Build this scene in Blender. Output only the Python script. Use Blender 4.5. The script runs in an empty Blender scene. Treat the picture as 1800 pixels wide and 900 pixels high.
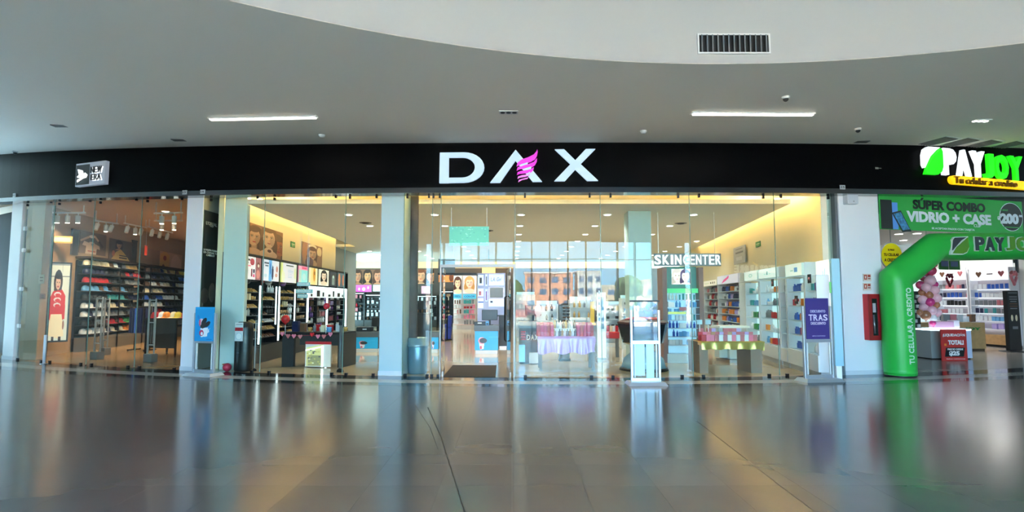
import bpy, bmesh, math, random
import numpy as np
from mathutils import Matrix, Vector
random.seed(7)
SC = bpy.context.scene; COL = SC.collection
PI = math.pi; rad = math.radians
# ---------------------------------------------------------------- camera, sky, sun, exposure
FL = 1000.0; EYE = 1.55; PITCH = math.atan(77/1000)
cd = bpy.data.cameras.new('camera'); cam = bpy.data.objects.new('camera', cd); COL.objects.link(cam)
cd.sensor_fit = 'HORIZONTAL'; cd.sensor_width = 36; cd.lens = 36*FL/1800
cd.clip_start = .05; cd.clip_end = 600
cam.location = (0, 0, EYE); cam.rotation_euler = (PI/2+PITCH, 0, 0)
SC.camera = cam
W = bpy.data.worlds.new('world'); SC.world = W; W.use_nodes = True
nt = W.node_tree; nt.nodes.clear()
wo = nt.nodes.new('ShaderNodeOutputWorld'); wb = nt.nodes.new('ShaderNodeBackground')
tc = nt.nodes.new('ShaderNodeTexCoord'); sx = nt.nodes.new('ShaderNodeSeparateXYZ'); rp = nt.nodes.new('ShaderNodeValToRGB')
rp.color_ramp.elements[0].position = 0.0; rp.color_ramp.elements[0].color = (.42, .75, 1, 1)
rp.color_ramp.elements[1].position = 0.6; rp.color_ramp.elements[1].color = (.22, .50, .95, 1)
nt.links.new(tc.outputs['Generated'], sx.inputs[0]); nt.links.new(sx.outputs['Z'], rp.inputs[0])
nt.links.new(rp.outputs[0], wb.inputs[0]); nt.links.new(wb.outputs[0], wo.inputs[0])
wb.inputs[1].default_value = 31.0
sd = bpy.data.lights.new('sun', 'SUN'); sd.energy = 165; sd.angle = .01; sd.color = (1, .94, .85)
so = bpy.data.objects.new('sun', sd); COL.objects.link(so); so.rotation_euler = (rad(-42), rad(14), 0)
def lamp(name, loc, kind='AREA', power=10, col=(1, 1, 1), size=.2, size_y=None, rot=(0, 0, 0), spot=None):
    l = bpy.data.lights.new(name, kind); l.energy = power; l.color = col
    if kind == 'AREA':
        l.size = size
        if size_y: l.shape = 'RECTANGLE'; l.size_y = size_y
        else: l.shape = 'DISK'
    else:
        l.shadow_soft_size = size
    if spot: l.spot_size = spot; l.spot_blend = .6
    o = bpy.data.objects.new(name, l); COL.objects.link(o); o.location = loc; o.rotation_euler = rot
    return o
pt = lamp('window_portal', (.85, -6.5, 2.35), size=16, size_y=4.6, rot=(PI/2, 0, 0)); pt.data.cycles.is_portal = True
# added fill lamp above the round void; the roof there is closed
lamp('void_fill_lamp', (2.5, .5, 7.4), power=130, col=(1, .80, .60), size=12, size_y=4)
vs = SC.view_settings; SC.display_settings.display_device = 'sRGB'
vs.view_transform = 'Standard'; vs.look = 'None'; vs.gamma = 1; vs.use_curve_mapping = False; vs.exposure = 0.1
SC.cycles.max_bounces = 8; SC.cycles.transparent_max_bounces = 24; SC.cycles.glossy_bounces = 4; SC.cycles.diffuse_bounces = 4
SC.cycles.sample_clamp_indirect = 40; SC.cycles.sample_clamp_direct = 0; SC.cycles.caustics_reflective = False; SC.cycles.caustics_refractive = False
# ---------------------------------------------------------------- from a sight line to a place
ca, sa = math.cos(PITCH), math.sin(PITCH)
def ray(px, py):
    u, v = (px-900)/FL, (450-py)/FL
    return u, ca-v*sa, sa+v*ca
def F(px, py, z=0):
    u, y, d = ray(px, py); t = (z-EYE)/d
    return u*t, y*t, t/FL                       # x, y on the ground, metres per pixel there
def at(px, py, D):
    u, y, d = ray(px, py); t = D/y
    return Vector((u*t, D, EYE+d*t))
def Z(py, D): return at(900, py, D).z
class Wall:
    """a vertical plane through (ax, ay); local x runs along it, local -y faces the viewer"""
    def __init__(s, ax, ay, bx, by):
        s.a = Vector((ax, ay)); s.r = math.atan2(by-ay, bx-ax); s.d = Vector((math.cos(s.r), math.sin(s.r)))
        s.len = math.hypot(bx-ax, by-ay)
    def hit(s, px, py, off=0):
        u, y, dz = ray(px, py); n = Vector((s.d.y, -s.d.x))
        a = s.a+n*off
        t = a.dot(n)/(u*n.x+y*n.y)
        p = Vector((u*t, y*t))
        return (p-a).dot(s.d), EYE+dz*t
    def pt(s, u, off=0, z=0):
        n = Vector((s.d.y, -s.d.x)); p = s.a+s.d*u+n*off
        return Vector((p.x, p.y, z))
# the shop front is an arc
CX, CY, RF = 1.5, 43.5, 32.0
def arc(x, dr=0):
    R = RF+dr; th = math.asin((x-CX)/R)
    return CY-R*math.cos(th), th
def fac(px, py=655, dr=0):
    u, y, _ = ray(px, py); k = u/y; R = RF+dr
    A = 1+k*k; Bq = -2*(k*CX+CY); Cq = CX*CX+CY*CY-R*R
    D = (-Bq-math.sqrt(Bq*Bq-4*A*Cq))/(2*A); x = k*D
    return x, D, math.asin((x-CX)/R)
def zhead(x): return 3.78+.0020*(x-CX)**2
def ztop(x): return 4.69+.0032*(x-CX)**2
# ---------------------------------------------------------------- materials
def lin(c):
    if isinstance(c, str): c = tuple(int(c[i:i+2], 16) for i in (0, 2, 4))
    return tuple((v/255/12.92 if v/255 <= .04045 else ((v/255+.055)/1.055)**2.4) for v in c)
MATS = {}
def M(name, c=(200, 200, 200), rough=.5, metal=0, emit=0, ecol=None, spec=.5, noise=0, nscale=20, bump=0, alpha=None, coat=0):
    if name in MATS: return MATS[name]
    m = bpy.data.materials.new(name); m.use_nodes = True; MATS[name] = m
    t = m.node_tree; p = t.nodes['Principled BSDF']; l = lin(c)
    p.inputs['Base Color'].default_value = (*l, 1); p.inputs['Roughness'].default_value = rough; p.inputs['Metallic'].default_value = metal
    p.inputs['Specular IOR Level'].default_value = spec
    if coat: p.inputs['Coat Weight'].default_value = coat; p.inputs['Coat Roughness'].default_value = .05
    if emit: p.inputs['Emission Color'].default_value = (*lin(ecol or c), 1); p.inputs['Emission Strength'].default_value = emit
    if noise or bump:
        n = t.nodes.new('ShaderNodeTexNoise'); n.inputs['Scale'].default_value = nscale; n.inputs['Detail'].default_value = 4
        cc = t.nodes.new('ShaderNodeTexCoord'); t.links.new(cc.outputs['Object'], n.inputs['Vector'])
        if noise:
            r = t.nodes.new('ShaderNodeValToRGB')
            r.color_ramp.elements[0].position = .3; r.color_ramp.elements[0].color = (*[v*(1-noise) for v in l], 1)
            r.color_ramp.elements[1].position = .7; r.color_ramp.elements[1].color = (*[min(1, v*(1+noise)) for v in l], 1)
            t.links.new(n.outputs[0], r.inputs[0]); t.links.new(r.outputs[0], p.inputs['Base Color'])
        if bump:
            b = t.nodes.new('ShaderNodeBump'); b.inputs['Strength'].default_value = bump; b.inputs['Distance'].default_value = .01
            t.links.new(n.outputs[0], b.inputs['Height']); t.links.new(b.outputs[0], p.inputs['Normal'])
    return m
def glass(name, tint=(247, 252, 249), ior=1.29, rough=0.0):
    if name in MATS: return MATS[name]
    m = bpy.data.materials.new(name); m.use_nodes = True; MATS[name] = m
    t = m.node_tree; t.nodes.clear()
    o = t.nodes.new('ShaderNodeOutputMaterial'); mx = t.nodes.new('ShaderNodeMixShader'); tr = t.nodes.new('ShaderNodeBsdfTransparent')
    gl = t.nodes.new('ShaderNodeBsdfGlossy'); fr = t.nodes.new('ShaderNodeFresnel')
    tr.inputs[0].default_value = (*lin(tint), 1); gl.inputs['Roughness'].default_value = rough; ge = t.nodes.new('ShaderNodeNewGeometry'); mr = t.nodes.new('ShaderNodeMapRange')
    mr.inputs['To Min'].default_value = ior; mr.inputs['To Max'].default_value = 1/ior      # same sheen on both faces of the sheet
    t.links.new(ge.outputs['Backfacing'], mr.inputs['Value']); t.links.new(mr.outputs[0], fr.inputs['IOR'])
    t.links.new(fr.outputs[0], mx.inputs[0]); t.links.new(tr.outputs[0], mx.inputs[1]); t.links.new(gl.outputs[0], mx.inputs[2])
    t.links.new(mx.outputs[0], o.inputs[0])
    return m
def printed(name, emit=0, rough=.5):
    """colours read from the mesh's own face colours"""
    if name in MATS: return MATS[name]
    m = bpy.data.materials.new(name); m.use_nodes = True; MATS[name] = m
    t = m.node_tree; p = t.nodes['Principled BSDF']; a = t.nodes.new('ShaderNodeAttribute'); a.attribute_name = 'Col'
    t.links.new(a.outputs['Color'], p.inputs['Base Color']); p.inputs['Roughness'].default_value = rough
    if emit: t.links.new(a.outputs['Color'], p.inputs['Emission Color']); p.inputs['Emission Strength'].default_value = emit
    return m
# ---------------------------------------------------------------- mesh building
class MB:
    def __init__(s): s.v = []; s.f = []; s.m = []; s.sm = []
    def add(s, vs, fs, m=0, smooth=False):
        o = len(s.v); s.v += [tuple(v) for v in vs]
        for f in fs: s.f.append([i+o for i in f]); s.m.append(m); s.sm.append(smooth)
        return s
    def box(s, x0, x1, y0, y1, z0, z1, m=0):
        return s.add([(x0, y0, z0), (x1, y0, z0), (x1, y1, z0), (x0, y1, z0), (x0, y0, z1), (x1, y0, z1), (x1, y1, z1), (x0, y1, z1)],
              [(0, 3, 2, 1), (4, 5, 6, 7), (0, 1, 5, 4), (1, 2, 6, 5), (2, 3, 7, 6), (3, 0, 4, 7)], m)
    def hexa(s, p, m=0):      # eight corners, order as in box
        return s.add(p, [(0, 3, 2, 1), (4, 5, 6, 7), (0, 1, 5, 4), (1, 2, 6, 5), (2, 3, 7, 6), (3, 0, 4, 7)], m)
    def lathe(s, prof, n=16, c=(0, 0), m=0, smooth=True, sx=1, sy=1):
        vs = []; fs = []
        for r, z in prof:
            for k in range(n):
                a = 2*PI*k/n; vs.append((c[0]+sx*r*math.cos(a), c[1]+sy*r*math.sin(a), z))
        for i in range(len(prof)-1):
            for k in range(n):
                k2 = (k+1) % n; fs.append((i*n+k, i*n+k2, (i+1)*n+k2, (i+1)*n+k))
        fs.append(tuple(range(n-1, -1, -1))); fs.append(tuple((len(prof)-1)*n+k for k in range(n)))
        return s.add(vs, fs, m, smooth)
    def prism(s, poly, y0, y1, m=0):         # polygon in x,z pushed along y
        n = len(poly)
        vs = [(x, y0, z) for x, z in poly]+[(x, y1, z) for x, z in poly]
        fs = [tuple(range(n)), tuple(range(2*n-1, n-1, -1))]+[(i, (i+1) % n+0, (i+1) % n+n, i+n)[::-1] for i in range(n)]
        return s.add(vs, fs, m)
    def slab(s, poly, z0, z1, m=0):          # polygon in x,y pushed along z
        n = len(poly)
        vs = [(x, y, z0) for x, y in poly]+[(x, y, z1) for x, y in poly]
        fs = [tuple(range(n-1, -1, -1)), tuple(range(n, 2*n))]+[(i, (i+1) % n, (i+1) % n+n, i+n) for i in range(n)]
        return s.add(vs, fs, m)
    def tube(s, path, r, n=8, m=0, closed=False, smooth=True):
        P = [Vector(p) for p in path]; rr = r if isinstance(r, (list, tuple)) else [r]*len(P)
        vs = []; fs = []; L = len(P); up = Vector((.0123, .031, 1)).normalized()
        for i in range(L):
            a = P[(i-1) % L] if (closed or i) else P[i]; b = P[(i+1) % L] if (closed or i < L-1) else P[i]
            d = (b-a).normalized(); x = d.cross(up)
            if x.length < .05: x = d.cross(Vector((1, .02, .01)))
            x.normalize(); y = x.cross(d)
            k = 1.0
            if 0 < i < L-1:
                c = (P[i]-P[i-1]).normalized().dot((P[i+1]-P[i]).normalized()); k = min(1.4, 1/math.sqrt(max(.3, (1+c)/2)))
            for j in range(n):
                q = 2*PI*j/n
                vs.append(P[i]+x*(rr[i]*math.cos(q))+y*(rr[i]*math.sin(q)))
        for i in range(L if closed else L-1):
            for j in range(n):
                a = i*n+j; b = i*n+(j+1) % n; i2 = (i+1) % L
                fs.append((a, b, i2*n+(j+1) % n, i2*n+j))
        if not closed: fs += [tuple(range(n-1, -1, -1)), tuple((L-1)*n+j for j in range(n))]
        return s.add(vs, fs, m, smooth)
    def ball(s, c, r, nu=10, nv=7, m=0, sc=(1, 1, 1)):
        prof = []
        vs = [(c[0], c[1], c[2]-r*sc[2])]; fs = []
        for i in range(1, nv):
            a = -PI/2+PI*i/nv
            for k in range(nu):
                q = 2*PI*k/nu; vs.append((c[0]+r*sc[0]*math.cos(a)*math.cos(q), c[1]+r*sc[1]*math.cos(a)*math.sin(q), c[2]+r*sc[2]*math.sin(a)))
        vs.append((c[0], c[1], c[2]+r*sc[2])); T = len(vs)-1
        for k in range(nu):
            k2 = (k+1) % nu; fs.append((0, 1+k2, 1+k)); fs.append((T, T-nu+k, T-nu+k2))
            for i in range(nv-2): fs.append((1+i*nu+k, 1+i*nu+k2, 1+(i+1)*nu+k2, 1+(i+1)*nu+k))
        return s.add(vs, fs, m, True)
    def mesh(s, name, mats):
        me = bpy.data.meshes.new(name); me.from_pydata(s.v, [], s.f)
        for x in (mats if isinstance(mats, (list, tuple)) else [mats]): me.materials.append(x)
        me.polygons.foreach_set('material_index', s.m); me.polygons.foreach_set('use_smooth', s.sm)
        me.update()
        return me
    def build(s, name, mats, parent=None, loc=(0, 0, 0), rz=0, bevel=0, seg=2):
        return link(name, s.mesh(name, mats), parent, loc, rz, bevel, seg)
def link(name, me, parent=None, loc=(0, 0, 0), rz=0, bevel=0, seg=2):
    o = bpy.data.objects.new(name, me); COL.objects.link(o); o.location = loc; o.rotation_euler = (0, 0, rz)
    if parent: o.parent = parent
    if bevel:
        b = o.modifiers.new('bevel', 'BEVEL'); b.width = bevel; b.segments = seg; b.limit_method = 'ANGLE'
    return o
def tag(o, label, cat, group=None):
    o['label'] = label; o['category'] = cat
    if group: o['group'] = group
    return o
def thing(name, label, cat, loc=(0, 0, 0), rz=0, group=None):
    o = bpy.data.objects.new(name, None); COL.objects.link(o); o.empty_display_size = .1
    o.location = loc; o.rotation_euler = (0, 0, rz)
    return tag(o, label, cat, group)
def struct(o, label=None):
    o['kind'] = 'structure'
    if label: o['label'] = label
    return o
def sempty(name, label=None):
    o = bpy.data.objects.new(name, None); COL.objects.link(o); return struct(o, label)
def part(name, m, parent, fn, bevel=0, **k):
    b = MB(); fn(b); return b.build(name, m, parent, bevel=bevel, **k)
def B(x0, x1, y0, y1, z0, z1, m=0): return MB().box(x0, x1, y0, y1, z0, z1, m)
_txt = {}
def letters(s, w, h, m, parent, loc=(0, 0, 0), bold=0, depth=.004, gap=.12, ws=None, name='letter'):
    """one part per character, set in a row that fills w"""
    ws = ws or [{' ': .5, 'I': .35, 'J': .7, 'M': 1.25, 'W': 1.3, '1': .5}.get(c, 1) for c in s]
    tot = sum(ws)+gap*(len(s)-1); k = w/tot; x = loc[0]-w/2
    for c, q in zip(s, ws):
        if c != ' ': text(c, q*k, h, m, parent, (x+q*k/2, loc[1], loc[2]), bold, depth, name=name)
        x += (q+gap)*k
def text(s, w, h, m, parent=None, loc=(0, 0, 0), bold=0, depth=.004, rx=PI/2, ry=0, name='lettering', shear=0, mirror=False):
    key = (s, bold, shear)
    if key not in _txt:
        c = bpy.data.curves.new('t', 'FONT'); c.body = s; c.size = 1; c.offset = bold; c.shear = shear; c.resolution_u = 3; c.align_x = 'CENTER'
        c.extrude = .02
        o = bpy.data.objects.new('t', c); COL.objects.link(o)
        dg = bpy.context.evaluated_depsgraph_get(); dg.update()
        me = bpy.data.meshes.new_from_object(o.evaluated_get(dg))
        bpy.data.objects.remove(o); bpy.data.curves.remove(c); _txt[key] = me
    me = _txt[key].copy()
    n = len(me.vertices); co = np.empty(n*3, np.float32); me.vertices.foreach_get('co', co); co = co.reshape(-1, 3)
    lo = co.min(0); hi = co.max(0); co = (co-(lo+hi)/2)/np.maximum(hi-lo, 1e-6)
    if w is None: w = h*(hi[0]-lo[0])/(hi[1]-lo[1])
    co *= np.array([w*(-1 if mirror else 1), h, depth], np.float32)
    R = Matrix.Rotation(ry, 3, 'Y') @ Matrix.Rotation(rx, 3, 'X')
    co = co @ np.array(R, np.float32).T + np.array(loc, np.float32)
    me.vertices.foreach_set('co', co.astype(np.float32).ravel()); me.materials.clear(); me.materials.append(m)
    me.polygons.foreach_set('material_index', [0]*len(me.polygons)); me.update()
    return link(name, me, parent)
class Pic:
    """a small print made of coloured cells; x right, y down, both 0..1"""
    def __init__(s, nx, nz, bg=(255, 255, 255)):
        nx, nz = int(nx*2.3), int(nz*2.3); s.nx, s.nz = nx, nz; s.c = np.ones((nz, nx, 3))*np.array(lin(bg))
        s.X, s.Y = np.meshgrid((np.arange(nx)+.5)/nx, (np.arange(nz)+.5)/nz)
        s.asp = nz/nx
    def _p(s, k, c): s.c[k] = lin(c); return s
    def rect(s, x0, y0, x1, y1, c): return s._p((s.X >= x0) & (s.X < x1) & (s.Y >= y0) & (s.Y < y1), c)
    def ell(s, cx, cy, rx, ry, c, rot=0):
        dx = s.X-cx; dy = s.Y-cy; a = math.cos(rot)*dx+math.sin(rot)*dy; b = -math.sin(rot)*dx+math.cos(rot)*dy
        return s._p((a/rx)**2+(b/ry)**2 < 1, c)
    def poly(s, pts, c):
        k = np.zeros_like(s.X, bool); n = len(pts)
        for i in range(n):
            (x1, y1), (x2, y2) = pts[i], pts[(i+1) % n]
            if y1 == y2: continue
            k ^= ((s.Y > y1) != (s.Y > y2)) & (s.X < (x2-x1)*(s.Y-y1)/(y2-y1)+x1)
        return s._p(k, c)
    def grad(s, c0, c1):
        a = np.array(lin(c0)); b = np.array(lin(c1)); s.c[:] = a+(b-a)*s.Y[..., None]; return s
    def lines(s, x0, y0, x1, n, h, c, seed=1):
        r = random.Random(seed)
        for i in range(n): s.rect(x0, y0+i*h*2, x0+(x1-x0)*(.6+.4*r.random()), y0+i*h*2+h, c)
        return s
    def face(s, cx, cy, k, skin=(226, 178, 145), hair=(70, 42, 30), lips=(170, 60, 60), lean=0, long=1.0):
        a = 1/s.asp                        # k = half face height; keep the head's own shape
        w = k*.74/a if s.asp < 1 else k*.74*s.asp
        w = k*.74*s.nz/s.nx
        h2 = tuple(max(0, v-25) for v in hair)
        s.ell(cx, cy-k*.25, w*1.45, k*1.25, hair, lean); s.rect(cx-w*1.4, cy, cx+w*1.4, cy+k*1.6*long, hair)
        s.ell(cx-w*1.0, cy+k*.9*long, w*.6, k*.9, h2); s.ell(cx+w*1.05, cy+k*.8*long, w*.45, k*.9, h2)
        sh = tuple(int(v*.86) for v in skin)
        s.rect(cx-w*.45, cy+k*.5, cx+w*.45, cy+k*1.5, sh); s.ell(cx, cy+k*1.75, w*1.5, k*.5, skin)
        s.ell(cx, cy, w, k, skin, lean); s.ell(cx+w*.55, cy+k*.15, w*.4, k*.6, sh, lean)
        s.ell(cx-w*.1, cy-k*.95, w*.9, k*.32, hair)
        for q in (-1, 1):
            ex = cx+q*w*.42
            bw_ = tuple(int(.55*a_+.45*b_) for a_, b_ in zip(skin, hair)); s.ell(ex, cy-k*.14, w*.32, k*.15, sh); s.ell(ex, cy-k*.3, w*.26, k*.04, bw_); s.ell(ex, cy-k*.12, w*.2, k*.055, tuple(int(.3*v+165) for v in skin)); s.ell(ex, cy-k*.12, w*.09, k*.06, (60, 42, 36)); s.ell(ex, cy-k*.17, w*.22, k*.03, (70, 48, 40))
        s.ell(cx+w*.02, cy+k*.2, w*.13, k*.1, sh); s.ell(cx-w*.02, cy+k*.02, w*.09, k*.2, tuple(min(255, int(v*1.05)) for v in skin)); s.ell(cx, cy+k*.52, w*.3, k*.085, lips)
        return s
    def build(s, w, h, m, parent=None, name='print', loc=(0, 0, 0), thick=.012, rz=0):
        nx, nz = s.nx, s.nz
        xs = np.linspace(-w/2, w/2, nx+1); zs = np.linspace(h, 0, nz+1)
        v = [(x, 0, z) for z in zs for x in xs]; o = len(v); q = nx+1
        f = [(j*q+i, (j+1)*q+i, (j+1)*q+i+1, j*q+i+1) for j in range(nz) for i in range(nx)]
        v += [(-w/2, thick, h), (w/2, thick, h), (w/2, thick, 0), (-w/2, thick, 0)]
        cr = [0, nx, nz*q+nx, nz*q]
        f += [(o, o+1, o+2, o+3)]+[(cr[i], cr[(i+1) % 4], o+(i+1) % 4, o+i) for i in range(4)]
        me = bpy.data.meshes.new(name); me.from_pydata(v, [], f); me.materials.append(m)
        a = me.attributes.new('Col', 'FLOAT_COLOR', 'FACE')
        c = np.ones((len(f), 4), np.float32); c[:nx*nz, :3] = s.c.reshape(-1, 3); c[nx*nz:, :3] = s.c[0, 0]*.6
        a.data.foreach_set('color', c.ravel()); me.update()
        return link(name, me, parent, loc, rz)
PRINT = printed('printed_sheet'); GLOW = printed('backlit_print', emit=1.0); GLOW2 = printed('bright_backlit_print', emit=1.6)
def palette(*cs): return list(cs)
def rgbname(k): return {'r': 'red'}.get(k, k)
# shared materials
BLACK = M('black_laminate', (24, 24, 26), .35); CHAR = M('charcoal_laminate', (46, 48, 50), .45); WHITE = M('white_paint', (232, 234, 236), .45)
STEEL = M('brushed_steel', (190, 195, 200), .3, 1); CHROME = M('chrome', (225, 228, 232), .12, 1); DARKM = M('dark_metal', (40, 40, 42), .35, .8)
REDP = M('red_paint', (190, 22, 30), .4); GREYP = M('grey_plastic', (130, 134, 138), .5); SILVER = M('silver_frame', (188, 196, 205), .35, .7)
LEDW = M('white_led', (255, 255, 255), emit=5, ecol=(235, 248, 255)); LEDC = M('cool_strip', (255, 255, 255), emit=3, ecol=(225, 245, 255))
LEDY = M('warm_cove_strip', (255, 220, 150), emit=44, ecol=(255, 224, 170)); LEDF = M('front_cove_strip', (255, 220, 150), emit=150, ecol=(255, 226, 165)); LEDD = M('downlight_lens', (255, 255, 255), emit=9, ecol=(255, 250, 240))
GLASS = glass('shop_glass'); CLEAR = glass('clear_acrylic', (246, 250, 253), 1.5)
# ================================================================ THE SETTING
TILE = [M('floor_tile_%d' % k, c, .16, noise=.06, nscale=1.3, spec=.42) for k, c in enumerate([(97, 92, 90), (95, 91, 89), (99, 94, 91), (96, 92, 90)])]
GROUT = M('floor_grout', (60, 57, 54), .4)
fl = struct(MB().slab([(-22, -6.6), (22, -6.6), (22, 17), (-22, 17)], -.06, -.004).build('floor', GROUT), 'polished grey mall floor of large square tiles')
TS = .6; tm = [B(-TS/2+.0008, TS/2-.0008, -TS/2+.0008, TS/2-.0008, -.006, 0).mesh('tile', m) for m in TILE]
far = MB(); cells = []
for i in range(-26, 27):
    for j in range(-8, 24):
        x, y = (i+.5)*TS, (j+.5)*TS+.1
        if max(y+TS/2-arc(min(max(x+q, -18), 20), .25)[0] for q in (-TS/2, TS/2)) > 0: continue
        seen = y > 3.7 and abs(x) < .92*y+.5
        cells.append((0 if seen else 1, y, x))
cells.sort()
for k, (q, y, x) in enumerate(cells):
    if k < 300 and not q: link('tile', tm[random.randrange(4)], fl, (x, y, 0))
    else: far.box(x-TS/2+.001, x+TS/2-.001, y-TS/2+.001, y+TS/2-.001, -.006, 0)
o = far.build('outer_tiles', TILE[0], fl); o['kind'] = 'stuff'
def ring(name, m, r0, r1, z0, z1, x0=-17.5, x1=19.5, n=90, parent=None, zf0=None, zf1=None):
    b = MB(); P = []
    for k in range(n+1):
        x = x0+(x1-x0)*k/n; th = math.asin((x-CX)/RF)
        a = (CX+(RF+r0)*math.sin(th), CY-(RF+r0)*math.cos(th)); c = (CX+(RF+r1)*math.sin(th), CY-(RF+r1)*math.cos(th))
        P.append((a, c, zf0(x) if zf0 else z0, zf1(x) if zf1 else z1))
    for k in range(n):
        (a, c, l, h), (a2, c2, l2, h2) = P[k], P[k+1]      # a inner, c outer (towards the viewer)
        b.hexa([(*c, l), (*c2, l2), (*a2, l2), (*a, l), (*c, h), (*c2, h2), (*a2, h2), (*a, h)])
    return b.build(name, m, parent)
BGR = M('black_granite', (22, 22, 24), .1, noise=.5, nscale=60, spec=.7); LGR = M('light_granite', (172, 168, 162), .14, noise=.08, nscale=40)
struct(ring('trim_1', BGR, .0, .5, -.05, .001), 'black granite band along the shop fronts')
struct(ring('trim_2', LGR, .5, .9, -.05, .0008), 'light stone band between two black bands')
struct(ring('trim_3', BGR, .9, 1.25, -.05, .001), 'outer black granite band in the mall floor')
# the floor joint running towards the viewer, and a second one
JNT = M('joint_filler', (52, 49, 46), .6)
def joint(name, pts, w, label):
    b = MB(); P = [Vector(F(*p)[:2]) for p in pts]
    for p, q in zip(P[:-1], P[1:]):
        n = (q-p).normalized(); n = Vector((-n.y, n.x))*w/2
        b.slab([tuple(p-n), tuple(q-n), tuple(q+n), tuple(p+n)][::-1], -.004, .0008)
    o = b.build(name, JNT, fl); o['label'] = label
joint('floor_joint', [(752, 716), (775, 768), (797, 838), (817, 900)], .012, 'dark cracked expansion joint running towards the viewer')
joint('floor_joint', [(1222, 738), (1310, 806), (1380, 860), (1440, 905)], .009, 'thin dark joint slanting across the tiles')
joint('floor_joint', [(730, 712), (756, 752), (770, 790)], .005, 'hairline crack beside the expansion joint')
# ceiling over the walkway, with the round void
CEI = M('ceiling_paint', (242, 236, 226), .75); RIMM = M('rim_paint', (170, 170, 170), .7)
VX, VY, VR = 3.0, -5.4, 12.8
b = MB(); pts = []
xs = sorted([x for x in (-22+.5*k for k in range(89)) if abs(x-VX) > VR+.05]+[VX-VR*math.cos(PI*k/90) for k in range(91)]+[VX-VR-.001, VX+VR+.001])
for x in xs:
    y0 = VY+math.sqrt(max(0, VR*VR-(x-VX)**2)) if abs(x-VX) < VR else -6.6
    y1 = arc(max(-18, min(20, x)), -.1)[0]
    pts.append((x, y0, y1))
vsx = []; fsx = []
for i, (x, y0, y1) in enumerate(pts):
    z = ztop(x); vsx += [(x, y0, z), (x, y1, z), (x, y0, z+.01), (x, y1, z+.01)]
for i in range(len(pts)-1):
    a, c = i*4, i*4+4; fsx += [(a, a+1, c+1, c), (a+2, c+2, c+3, a+3), (a, c, c+2, a+2)]
b.add(vsx, fsx); struct(b.build('ceiling', CEI), 'pale grey ceiling over the walkway with a curved edge')
b = MB(); v = []; f = []
for k in range(91):
    a = PI*k/90; x = VX-VR*math.cos(a); y = VY+VR*math.sin(a); v += [(x, y, ztop(x)), (x, y, 7.5)]
for k in range(90): f.append((2*k, 2*k+1, 2*k+3, 2*k+2))
b.add(v, f, 0, True); struct(b.build('wall_rim', RIMM), 'curved white wall rising above the ceiling edge')
struct(B(-26, 26, -7, 40, 7.5, 7.7).build('ceiling_roof', RIMM), 'white roof over the round void')
struct(B(-26, 26, 39.5, 40, -.1, 7.6).build('wall_back', WHITE)); struct(B(-26, -22, -7, 40, -.1, 7.6).build('wall_left', CEI)); struct(B(22, 26, -7, 40, -.1, 7.6).build('wall_right', CEI))
# rear curtain wall behind the viewer, seen mirrored in the shop glass
WX0, WX1, WZ = -7.2, 8.9, 4.62
struct(B(-22, 22, -7.0, -6.6, WZ, 7.6).build('wall_rear', WHITE), 'solid wall above the glazing behind the viewer')
slits = [(-8.9, -8.5), (10.6, 11.0)]
edges = sorted([(WX0, WX1)]+slits); x = -22
for e0, e1 in edges+[(22, 22)]:
    struct(B(x, e0, -7.0, -6.6, -.1, WZ).build('wall_rear_pier', M('pier_paint', (196, 190, 180), .7))); x = e1
wr = sempty('window_9', 'tall glazed wall opposite the shops with slim mullions')
MUL = M('mullion_teal', (96, 150, 160), .4)
n = 17
for k in range(n+1):
    x = WX0+(WX1-WX0)*k/n; B(x-.032, x+.032, -6.95, -6.72, 0, WZ).build('mullion', MUL, wr)
    if k < n: B(x+.03, x+(WX1-WX0)/n-.03, -6.86, -6.85, 0, WZ).build('pane', glass('clear_pane', (245, 250, 252), 1.3), wr)
B(WX0, WX1, -6.93, -6.77, 3.66, 3.7).build('transom', MUL, wr)
# the band above the shops
FAS = M('fascia_black', (9, 9, 10), .3, spec=.03, noise=.1, nscale=3)
struct(ring('wall_front', FAS, .02, .32, 0, 0, zf0=zhead, zf1=lambda x: ztop(x)+.02), 'black band above the shop fronts')
struct(ring('trim_4', M('rail_metal', (104, 106, 110), .1, .9), .0, .34, 0, 0, zf0=lambda x: zhead(x)-.10, zf1=lambda x: zhead(x)+.005), 'dark metal rail under the black band')
# columns and piers
COLM = M('column_white', (226, 230, 234), .35, spec=.4); TEAL = M('column_pale', (206, 226, 228), .35)
def pier(name, px0, px1, py, label, depth=.5, dr=.06, m=COLM, zt=None):
    x0, y0, t0 = fac(px0, py, dr); x1, y1, t1 = fac(px1, py, dr)
    d = Vector((x1-x0, y1-y0)); r = math.atan2(d.y, d.x); o = sempty(name, label); o.location = (x0, y0, 0); o.rotation_euler = (0, 0, r)
    z = zt or zhead((x0+x1)/2)+.05
    B(0, d.length, 0, depth, .0, z).build('shaft', m, o, bevel=.012)
    B(-.006, d.length+.006, -.008, depth, 0, .09).build('plinth', M('column_plinth', (205, 212, 218), .4), o)
    return o, d.length
pier('column_1', 3, 22, 634, 'slim white column at the cap shop, far left', .1)
pier('column_2', 316, 345, 652, 'white column between the cap shop and the cosmetics shop', .03)
c3, w3 = pier('column_3', 665, 706, 660, 'pale column inside the glass left of the entrance', .5, -.08, M('column_lit', (186, 208, 210), .3))
B(w3+.004, w3+.17, .44, .5, 0, 3.8).build('side_panel', M('brown_stone', (92, 78, 74), .15, noise=.2, nscale=6), c3)
p4, w4 = pier('column_4', 1487, 1559, 658, 'broad white pier between the cosmetics shop and the phone shop', .3)
b = B(0, .06, -.02, .1, 0, 3.84); b.build('edge_strip', M('grey_edge', (112, 116, 120), .4), p4, loc=(-.1, 0, 0))
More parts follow.
